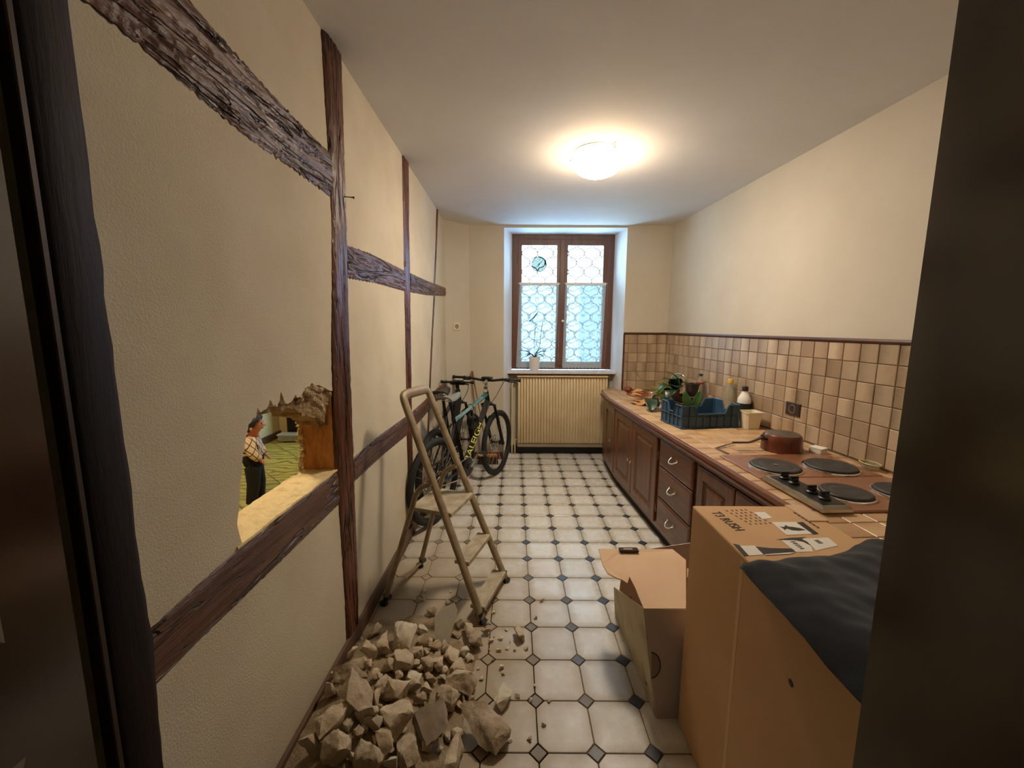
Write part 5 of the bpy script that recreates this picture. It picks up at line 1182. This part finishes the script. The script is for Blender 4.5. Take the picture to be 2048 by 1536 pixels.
# herbs and withered leaves between sink and crate
hb = K(.80, .345, WZ); t3 = thing('herb_bunch', 'bunch of feathery yellow-green herbs lying on the worktop', 'herbs', tuple(hb))
hr = random.Random(4)
for i in range(34):
    a = hr.uniform(-.6, .6); b = nb(); p0 = hb+Vector((hr.uniform(-.03, .05), hr.uniform(-.03, .03), .01)); tipp = p0+Vector((hr.uniform(-.10, .10), hr.uniform(-.05, .10), hr.uniform(.08, .18)))
    pts = bez(p0, p0+Vector((0, 0, .06)), tipp-Vector((0, 0, .02)), tipp, 8); tube(b, pts, .002, 5)
    for q in pts[2:]:
        for k in range(7):
            e = q+Vector((hr.gauss(0, .022), hr.gauss(0, .022), hr.gauss(.006, .014))); tube(b, [q, e], .003, 4)
    obj('frond', b, HERB, t3, world=True)
t3 = thing('withered_leaves', 'crumpled orange withered leaves lying in front of the herbs', 'leaves', tuple(K(1.0, .50, WZ)))
for i, (s, d, h) in enumerate(((.62, .50, .095), (.68, .53, .075), (.74, .52, .055), (.80, .57, .035), (.86, .54, .03))):
    p = KZ(s, d, h); b = nb()
    def wf(u, v, p=p, i=i): 
        x = (u-.5)*.19; y = (v-.5)*.14*math.sin(PI*min(.97, u+.05)); return p+Vector((x, y, .022*math.sin(u*5+i)+.012*noise.noise(Vector((u*5, v*5, i)))-abs(x)*.25))
    thick_grid(b, 12, 8, wf, .002)
    if i >= 2: bmesh.ops.translate(b, vec=(0, 0, WZ+.0005-min(v.co.z for v in b.verts)), verts=b.verts)      # rest on the tiles
    obj('leaf', b, LEAFY, t3, world=True, smooth=True)
b = nb(); tube(b, [KZ(.88, .535, .03), KZ(.93, .49, .014), KZ(1.0, .47, .006), KZ(1.07, .475, .006)], .005, 6); obj('stalk', b, LEAFY, t3, world=True)
t3 = thing('drooping_leaf_cutting', 'dark green leaf cutting with pale undersides drooping to the worktop edge', 'plant', tuple(K(1.05, .58, WZ)))
L0 = KZ(1.00, .56, .085); tipL = PXZ(1303, 824, WZ+.006)
leaf_obj(t3, 'leaf', LEAFD, L0, tipL, .06, .18, .3); leaf_obj(t3, 'leaf', LEAFD, L0+Vector((.02, .02, 0)), KZ(1.20, .49, .03), .042, .3, .3); leaf_obj(t3, 'leaf', mat('leaf_underside', (150, 166, 150), .6), L0+Vector((.012, 0, -.004)), KZ(1.17, .545, .03), .022, .1, .2)
b = nb(); tube(b, [L0, KZ(1.02, .54, .03), KZ(1.05, .53, .004)], .004, 6); obj('stalk', b, LEAFD, t3, world=True)
t3 = thing('leaf_sprig', 'thin green sprig standing beside the sink', 'plant', tuple(K(.66, .37, WZ)))
s0 = KZ(.66, .37, .003); b = nb(); s1 = PXY(1272, 748, s0.y+.05); tube(b, bez(s0, s0+Vector((0, 0, .08)), s1+Vector((.03, 0, -.03)), s1, 8), .003, 6); obj('stalk', b, HERB, t3, world=True)
for dx, dz in ((-.02, .02), (.03, .03), (-.03, -.02), (.025, -.02), (.0, .04)): leaf_obj(t3, 'leaf', HERB if dx < 0 else LEAF, s1, s1+Vector((dx, .0, dz)), .009, .1)
# terracotta bits on the far corner
t3 = thing('wrinkled_gourd', 'small dark red wrinkled gourd by the end of the splashback', 'gourd', tuple(K(.10, .43, WZ)))
b = nb(); g0 = K(.09, .455, WZ)
def gf(u, v):
    a = 2*PI*u; c = PI*v; r = .036*(1+.14*math.cos(5*a)*math.sin(c)); return Vector((g0.x+r*math.sin(c)*math.cos(a)*1.2, g0.y+r*math.sin(c)*math.sin(a), g0.z+.032-.032*math.cos(c)))
grid(b, 24, 12, gf); bmesh.ops.remove_doubles(b, verts=b.verts, dist=1e-5); obj('flesh', b, mat('red_brown_skin', (126, 52, 34), .5, col2=(150, 76, 50), scale=20), t3, world=True, smooth=True)
b = nb(); tube(b, [g0+Vector((0, 0, .06)), g0+Vector((-.02, 0, .075))], .005, 6); obj('stem', b, STK2, t3, world=True)
# bottles
def glassy(name, col, al):
    m, nt, bs = new_mat(name); N = NT(nt); tr = N.n('ShaderNodeBsdfTransparent'); tr.inputs[0].default_value = lin(col); gl = N.n('ShaderNodeBsdfPrincipled'); gl.inputs['Base Color'].default_value = lin(col); gl.inputs['Roughness'].default_value = .1; mx = N.n('ShaderNodeMixShader'); mx.inputs[0].default_value = al
    N.l(tr.outputs[0], mx.inputs[1]); N.l(gl.outputs[0], mx.inputs[2]); N.l(mx.outputs[0], nt.nodes['Material Output'].inputs[0]); return m
CLEAR = glassy('clear_plastic', (226, 222, 206), .25)
p = K(1.555, .062); t3 = thing('bottle', 'white cleaner bottle with a black cap and dark green label by the crate', 'bottle', (p.x, p.y, WZ))
b = nb(); lathe(b, [(.045, 0), (.047, .006), (.047, .165), (.045, .185), (.030, .215), (.019, .235), (.019, .248)], 24, c=(p.x, p.y, WZ)); obj('bottle_body', b, WHITEP, t3, world=True, smooth=40)
b = nb(); lathe(b, [(.022, .242), (.022, .272), (.019, .276), (0, .276)], 20, c=(p.x, p.y, WZ)); obj('cap', b, mat('dark_cap', (40, 26, 24), .4), t3, world=True, smooth=40)
b = nb(); lathe(b, [(.0475, .03), (.0482, .032), (.0482, .148), (.0475, .15)], 24, c=(p.x, p.y, WZ), cap=False); lbm = obj('label_sleeve', b, mat('dark_label', (26, 34, 30), .45), t3, world=True, smooth=True)
b = nb(); lathe(b, [(.0484, .05), (.0486, .052), (.0486, .078), (.0484, .08)], 24, c=(p.x, p.y, WZ), cap=False); obj('label_band', b, mat('green_label', (60, 120, 80), .45), t3, world=True, smooth=True)
p = K(1.36, .060); t3 = thing('bottle', 'clear plastic bottle with a yellow cap behind the white cleaner bottle', 'bottle', (p.x, p.y, WZ))
b = nb(); lathe(b, [(.040, 0), (.045, .01), (.045, .17), (.043, .20), (.025, .245), (.017, .262), (.017, .28)], 24, c=(p.x, p.y, WZ)); obj('bottle_body', b, CLEAR, t3, world=True, smooth=40)
b = nb(); lathe(b, [(.021, .275), (.021, .305), (.018, .309), (0, .309)], 20, c=(p.x, p.y, WZ)); obj('cap', b, mat('yellow_cap', (214, 168, 60), .4), t3, world=True, smooth=40)
p = K(.92, .075); t3 = thing('bottle', 'clear bottle half full of dark red liquid near the tap', 'bottle', (p.x, p.y, WZ))
b = nb(); lathe(b, [(.036, 0), (.038, .008), (.038, .20), (.034, .225), (.016, .26), (.014, .285)], 24, c=(p.x, p.y, WZ)); obj('bottle_body', b, CLEAR, t3, world=True, smooth=40)
b = nb(); lathe(b, [(.0, .16), (.0365, .16), (.0365, .222), (.03, .222), (0, .222)], 20, c=(p.x, p.y, WZ), cap=False); lathe(b, [(0, .004), (.0365, .004), (.0365, .161), (0, .161)], 20, c=(p.x, p.y, WZ), cap=False); obj('red_liquid', b, mat('red_liquid', (120, 24, 20), .3), t3, world=True, smooth=40)
b = nb(); lathe(b, [(.017, .28), (.017, .30), (0, .302)], 16, c=(p.x, p.y, WZ)); obj('cap', b, STK, t3, world=True, smooth=40)
p = K(1.06, .20); t3 = thing('white_carton', 'plain pale carton standing behind the tray stack', 'carton', (p.x, p.y, WZ), KA+.15)
b = nb(); box(b, -.045, .045, -.04, .04, 0, .15, .003); obj('carton_body', b, mat('pale_carton', (206, 204, 172), .6), t3)
b = nb(); loft(b, [[(-.045, -.04, .15), (.045, -.04, .15), (.045, .04, .15), (-.045, .04, .15)], [(-.045, -.004, .185), (.045, -.004, .185), (.045, .004, .185), (-.045, .004, .185)]]); obj('carton_top', b, PAPERW, t3)
p = K(1.735, .125); t3 = thing('plastic_tub', 'white square plastic tub between crate and splashback', 'tub', (p.x, p.y, WZ), KA)
b = nb(); rs = lambda w, h, z: [(x, y, z) for x, y in ((-w+.012, -h), (w-.012, -h), (w, -h+.012), (w, h-.012), (w-.012, h), (-w+.012, h), (-w, h-.012), (-w, -h+.012))]
loft(b, [rs(.045, .050, 0), rs(.056, .062, .115), rs(.059, .065, .115), rs(.059, .065, .122), rs(.055, .061, .122), rs(.043, .048, .006)]); obj('tub_wall', b, mat('cream_tub', (238, 228, 200), .4), t3, smooth=40)
# saucepan upside down
pc = K(2.262, .275); COP = mat('copper_brown_enamel', (122, 66, 44), .3, .3, col2=(96, 50, 34), scale=5, coat=.4)
t3 = thing('saucepan', 'upturned copper-brown saucepan with a long dark handle on the worktop', 'saucepan', (pc.x, pc.y, WZ))
b = nb(); lathe(b, [(.105, 0), (.108, .004), (.104, .06), (.100, .088), (.092, .098), (.06, .1), (0, .1)], 40, c=(pc.x, pc.y, WZ)); obj('pan_body', b, COP, t3, world=True, smooth=40)
b = nb(); lathe(b, [(.092, .0985), (.088, .1015), (.0, .1012)], 40, c=(pc.x, pc.y, WZ), cap=False); obj('pan_base', b, mat('pan_base_metal', (110, 98, 84), .4, .6), t3, world=True, smooth=40)
h1 = Vector((pc.x, pc.y, WZ+.075)); tipp = PXZ(1466, 885, WZ+.045); dh = (tipp-h1); dh.z = 0; dn_ = dh.normalized()
b = nb(); tube(b, [h1+dn_*.095, h1+dn_*.125, h1+dn_*.15+Vector((0, 0, -.012)), h1+dn_*.19+Vector((0, 0, -.028)), h1+dn_*(dh.length*.7)+Vector((0, 0, -.030)), tipp], [.016, .013, .010, .009, .009, .010], 10, ell=.6); obj('handle', b, mat('dark_handle', (54, 40, 32), .4), t3, world=True, smooth=50)
b = nb(); tube(b, [h1+dn_*.088, h1+dn_*.12], .020, 12); obj('handle_socket', b, mat('pan_ferrule', (70, 46, 36), .35, .5), t3, world=True, smooth=40)
t3 = thing('metal_strip', 'bent brown metal strip lying between saucepan and hob corner', 'metal strip', tuple(PXZ(1440, 900, WZ)))
P = [PXZ(u, v, WZ+z) for u, v, z in ((1468, 886, .014), (1452, 890, .010), (1432, 896, .006), (1440, 899.5, .006), (1449, 903.5, .006), (1457, 907, .006))]
b = nb(); tube(b, P, .006, 6, ell=.5); obj('strip', b, mat('brown_metal', (96, 66, 50), .4, .4), t3, world=True)
p = K(2.325, .10); t3 = thing('soap_block', 'small white box by the wall behind the rear cooking plate', 'box', (p.x, p.y, WZ), KA+.3)
b = nb(); box(b, -.035, .035, -.028, .028, 0, .028, .003); obj('box_tray', b, WHITEP, t3)
b = nb(); loft(b, [[(-.036, -.029, .028), (.036, -.029, .028), (.036, .029, .028), (-.036, .029, .028)], [(-.036, -.029, .034), (.036, -.029, .034), (.036, .029, .031), (-.036, .029, .031)]]); obj('box_lid', b, PAPERW, t3)
p = K(2.60, .050); t3 = thing('soap_dish', 'translucent scalloped dish against the tiles at the end of the hob', 'dish', (p.x, p.y, WZ))
b = nb(); closed_tube(b, [(p.x+.034*math.cos(a)*(1+.04*math.cos(8*a)), p.y+.052*math.sin(a)*(1+.04*math.cos(8*a)), WZ+.03) for a in [2*PI*i/40 for i in range(40)]], .003, 6); obj('dish_rim', b, mat('cream_dish', (206, 186, 130), .3), t3, world=True, smooth=True)
b = nb(); lathe(b, [(.026, .0), (.032, .004), (.036, .028), (.033, .028), (.028, .006), (0, .004)], 24, c=(0, 0, 0), M=Matrix.Translation((p.x, p.y, WZ)) @ Matrix.Diagonal((.90, 1.38, 1, 1))); obj('dish_bowl', b, CLEAR, t3, world=True, smooth=40)
# orchid on the sill
po = Vector((.255, 4.895, 1.0365)); t3 = thing('potted_orchid', 'orchid with two bare flower spikes in a white pot on the window sill', 'plant', tuple(po))
b = nb(); lathe(b, [(.050, 0), (.054, .004), (.067, .150), (.070, .152), (.070, .162), (.064, .162), (.060, .14), (0, .138)], 28, c=tuple(po)); obj('pot', b, mat('white_pot', (238, 232, 228), .4), t3, world=True, smooth=40)
ot = po+Vector((0, 0, .145))
for dx, dy, dz, w, a in ((-.19, .0, .09, .026, .15), (.16, .0, .08, .026, .2), (-.10, -.04, .02, .024, .35), (.12, -.03, -.005, .024, .35), (.09, .02, .13, .022, .1), (-.12, .02, .035, .022, .3)): leaf_obj(t3, 'leaf', LEAFD, ot, ot+Vector((dx, dy, dz)), w, a, .3, nu=12)
STEMM = mat('orchid_stem', (70, 96, 72), .5)
b = nb(); tube(b, [ot, ot+Vector((-.005, 0, .20)), ot+Vector((.005, 0, .40)), PXY(1063, 643, 4.90), PXY(1075, 626, 4.90)], .004, 6); obj('flower_spike', b, STEMM, t3, world=True, smooth=True)
b = nb(); tube(b, [PXY(1059, 643, 4.90), PXY(1068, 634, 4.90), PXY(1076, 624, 4.90)], [.010, .008, .004], 6); obj('clip_bud', b, STEMM, t3, world=True, smooth=True)
b = nb(); tube(b, [ot+Vector((.01, 0, 0)), ot+Vector((.06, 0, .15)), ot+Vector((.075, 0, .30)), PXY(1085, 645, 4.90), PXY(1089, 642, 4.90)], .004, 6); obj('flower_spike', b, STEMM, t3, world=True, smooth=True)
# ================================================================ SIDE ROOM: child, cabinet, low heater
SKIN = mat('skin', (196, 128, 96), .55); HAIR = mat('dark_hair', (28, 30, 40), .5, bump=.5, bscale=60); BLACKT = mat('black_trousers', (24, 22, 22), .9)
bl, nt, bs = new_mat('lattice_blouse'); N = NT(nt); sp = N.n('ShaderNodeSeparateXYZ'); N.l(N.coord('Object'), sp.inputs[0])
fr_ = lambda v: N.math('LESS_THAN', N.math('FRACT', N.math('ADD', N.math('MULTIPLY', v, 13), 20)), .13)
h_ = N.math('ADD', sp.outputs[0], sp.outputs[1])
k_ = N.math('MAXIMUM', fr_(N.math('ADD', h_, sp.outputs[2])), fr_(N.math('SUBTRACT', h_, sp.outputs[2])))
N.l(N.mix(k_, lin((226, 206, 176)), lin((70, 52, 48))), bs.inputs['Base Color']); bs.inputs['Roughness'].default_value = .85
pr = thing('person', 'small child in a white lattice top and black trousers seen through the hole', 'person', (-2.22, 3.36, 0), .35)
J = {'pel': ((0, 0, .41), .062), 'wai': ((.0, 0, .48), .058), 'che': ((.005, 0, .56), .062), 'nec': ((.012, 0, .635), .028), 'hea': ((.025, 0, .69), .066), 'hd2': ((.035, 0, .735), .076), 'top': ((.025, 0, .785), .055)}
for s, n in ((1, 'l'), (-1, 'r')):
    J.update({'hip'+n: ((0, s*.042, .385), .048), 'kne'+n: ((.012*s+.01, s*.045, .215), .034), 'ank'+n: ((-.008+.02*s, s*.045, .05), .024), 'toe'+n: ((.065+.02*s, s*.05, .024), .02),
              'sho'+n: ((0, s*.078, .595), .03), 'elb'+n: ((.02, s*.10, .50), .024), 'wri'+n: ((.075, s*.088, .435), .017), 'pal'+n: ((.090, s*.085, .415), .015)})
    for f, (dx, dy, dz) in enumerate(((.032, .012, .004), (.038, .004, .0), (.036, -.004, -.003), (.030, -.012, -.006), (.012, .0, .022))):
        J['f%d%s' % (f, n)] = ((.090+dx*.3, s*.085+dy, .415-dx*.35), .006); J['g%d%s' % (f, n)] = ((.090+dx*.5, s*.085+dy*1.2, .415-dx*.8), .0045)
keys = list(J); E_ = [('pel', 'wai'), ('wai', 'che'), ('che', 'nec'), ('nec', 'hea'), ('hea', 'hd2'), ('hd2', 'top')]
for n in 'lr':
    E_ += [('pel', 'hip'+n), ('hip'+n, 'kne'+n), ('kne'+n, 'ank'+n), ('ank'+n, 'toe'+n), ('che', 'sho'+n), ('sho'+n, 'elb'+n), ('elb'+n, 'wri'+n), ('wri'+n, 'pal'+n)]
    for f in range(5): E_ += [('pal'+n, 'f%d%s' % (f, n)), ('f%d%s' % (f, n), 'g%d%s' % (f, n))]
def sk(keys, edges, dr=0, rmap=None):
    vs = [(J[k][0], (rmap or {}).get(k, J[k][1]+dr)) for k in keys]; return skin_mesh(vs, [(keys.index(a), keys.index(c)) for a, c in edges], 2)
me = sk(keys, E_); me.materials.append(SKIN); obj('body', me, SKIN, pr)
kb = ['pel', 'wai', 'che', 'shol', 'elbl', 'wril', 'shor', 'elbr', 'wrir']; me = sk(kb, [('pel', 'wai'), ('wai', 'che'), ('che', 'shol'), ('shol', 'elbl'), ('elbl', 'wril'), ('che', 'shor'), ('shor', 'elbr'), ('elbr', 'wrir')], .018, {'pel': .085, 'wai': .09, 'elbl': .048, 'elbr': .048}); me.materials.append(bl); obj('blouse', me, bl, pr)
b = nb()
for q in (1, -1): tube(b, [Vector((-.002, q*.040, .44)), Vector((.002, q*.042, .36)), Vector(J['kne'+('l' if q > 0 else 'r')][0]), Vector(J['ank'+('l' if q > 0 else 'r')][0])], [.060, .062, .050, .042], 14)
lathe(b, [(.03, .345), (.075, .375), (.088, .42), (.086, .46), (.078, .475)], 18, M=Matrix.Diagonal((.92, 1.12, 1, 1))); obj('trousers', b, BLACKT, pr, smooth=60)
b = nb(); bmesh.ops.create_icosphere(b, subdivisions=4, radius=1, matrix=Matrix.Translation((.016, 0, .742)) @ Matrix.Diagonal((.094, .088, .088, 1)))
bmesh.ops.delete(b, geom=[v for v in b.verts if (v.co.x-.016)*.95-(v.co.z-.742)*.75 > .048], context='VERTS')
tube(b, bez((-.01, 0, .81), (.02, 0, .86), (.05, 0, .87), (.062, 0, .905), 8)+[Vector((.045, 0, .925))], [.03, .032, .031, .03, .028, .027, .026, .024, .018, .008], 10)
tube(b, [(-.04, 0, .72), (-.062, 0, .67), (-.058, 0, .63)], [.05, .04, .015], 10); obj('hair', b, HAIR, pr, smooth=60)
b = nb(); bmesh.ops.create_icosphere(b, subdivisions=2, radius=.011, matrix=Matrix.Translation((.104, 0, .716)) @ Matrix.Diagonal((1.2, .9, 1, 1))); obj('nose', b, SKIN, pr, smooth=True)
for s in (1, -1):
    b = nb(); bmesh.ops.create_icosphere(b, subdivisions=2, radius=.007, matrix=Matrix.Translation((.088, s*.030, .736))); obj('eye', b, BLACKP, pr, smooth=True)
    b = nb(); bmesh.ops.create_icosphere(b, subdivisions=2, radius=.016, matrix=Matrix.Translation((.022, s*.080, .702)) @ Matrix.Diagonal((.8, .45, 1.1, 1))); obj('ear', b, SKIN, pr, smooth=True)
    k = 'l' if s > 0 else 'r'; a = Vector(J['ank'+k][0]); b = nb(); tube(b, [Vector((a.x-.035, a.y, .022)), Vector((a.x, a.y, .03)), Vector((a.x+.05, a.y+.003, .024)), Vector((a.x+.088, a.y+.004, .018))], [.018, .030, .028, .016], 10, ell=.75); o = obj('shoe', b, mat('brown_shoe', (96, 58, 40), .6) if s > 0 else bpy.data.materials['brown_shoe'], pr, smooth=True)
b = nb(); tube(b, [(.088, -.013, .690), (.093, 0, .689), (.088, .013, .690)], .004, 6); obj('mouth', b, mat('lips', (160, 80, 70), .5), pr)
b = nb(); closed_tube(b, [(.010+.036*math.cos(a), .036*math.sin(a), .632) for a in [2*PI*i/20 for i in range(20)]], .011, 6); obj('collar', b, mat('orange_collar', (206, 92, 60), .8), pr, smooth=True)
t3 = thing('wardrobe', 'dark brown wooden wardrobe against the far wall of the side room', 'wardrobe', (-2.55, 5.53, 0))
b = nb(); box(b, -3.10, -2.0, 5.45, 5.615, 0, 2.0, .006); obj('carcass', b, TIMB_DARK, t3, world=True)
for x0 in (-3.08, -2.54):
    b = nb(); rect_rings(b, x0, x0+.53, .16, 1.95, [(0, 0), (0, .012), (.06, .012), (.07, .004)], lambda x, z, h: (x, 5.45-h, z)); d = obj('door', b, TIMB_DARK, t3, world=True)
    b = nb(); lathe(b, [(.006, 0), (.014, .02), (0, .028)], 10, M=Matrix.Translation((x0+.48, 5.437, 1.0)) @ Matrix.Rotation(PI/2, 4, 'X')); obj('knob', b, BRASS, d, world=True)
t3 = thing('skirting_heater', 'low grey ribbed heater in front of the dark wardrobe', 'heater', (-2.6, 5.36, 0))
GH = mat('grey_heater', (150, 146, 136), .5, col2=(136, 132, 122), scale=5, world=True)
b = nb(); box(b, -3.15, -2.05, 5.30, 5.42, .02, .095, .004); obj('heater_body', b, GH, t3, world=True)
b = nb(); box(b, -3.16, -2.04, 5.29, 5.43, .095, .115, .004); obj('heater_cap', b, mat('heater_cap', (176, 172, 160), .5), t3, world=True)
for x in (-3.1, -2.1):
    b = nb(); box(b, x-.02, x+.02, 5.32, 5.40, 0, .02); obj('foot', b, GH, t3, world=True)
for i in range(34):
    b = nb(); x = -3.13+i*.032; box(b, x-.006, x+.006, 5.292, 5.30, .025, .092); obj('rib', b, GH, t3, world=True)
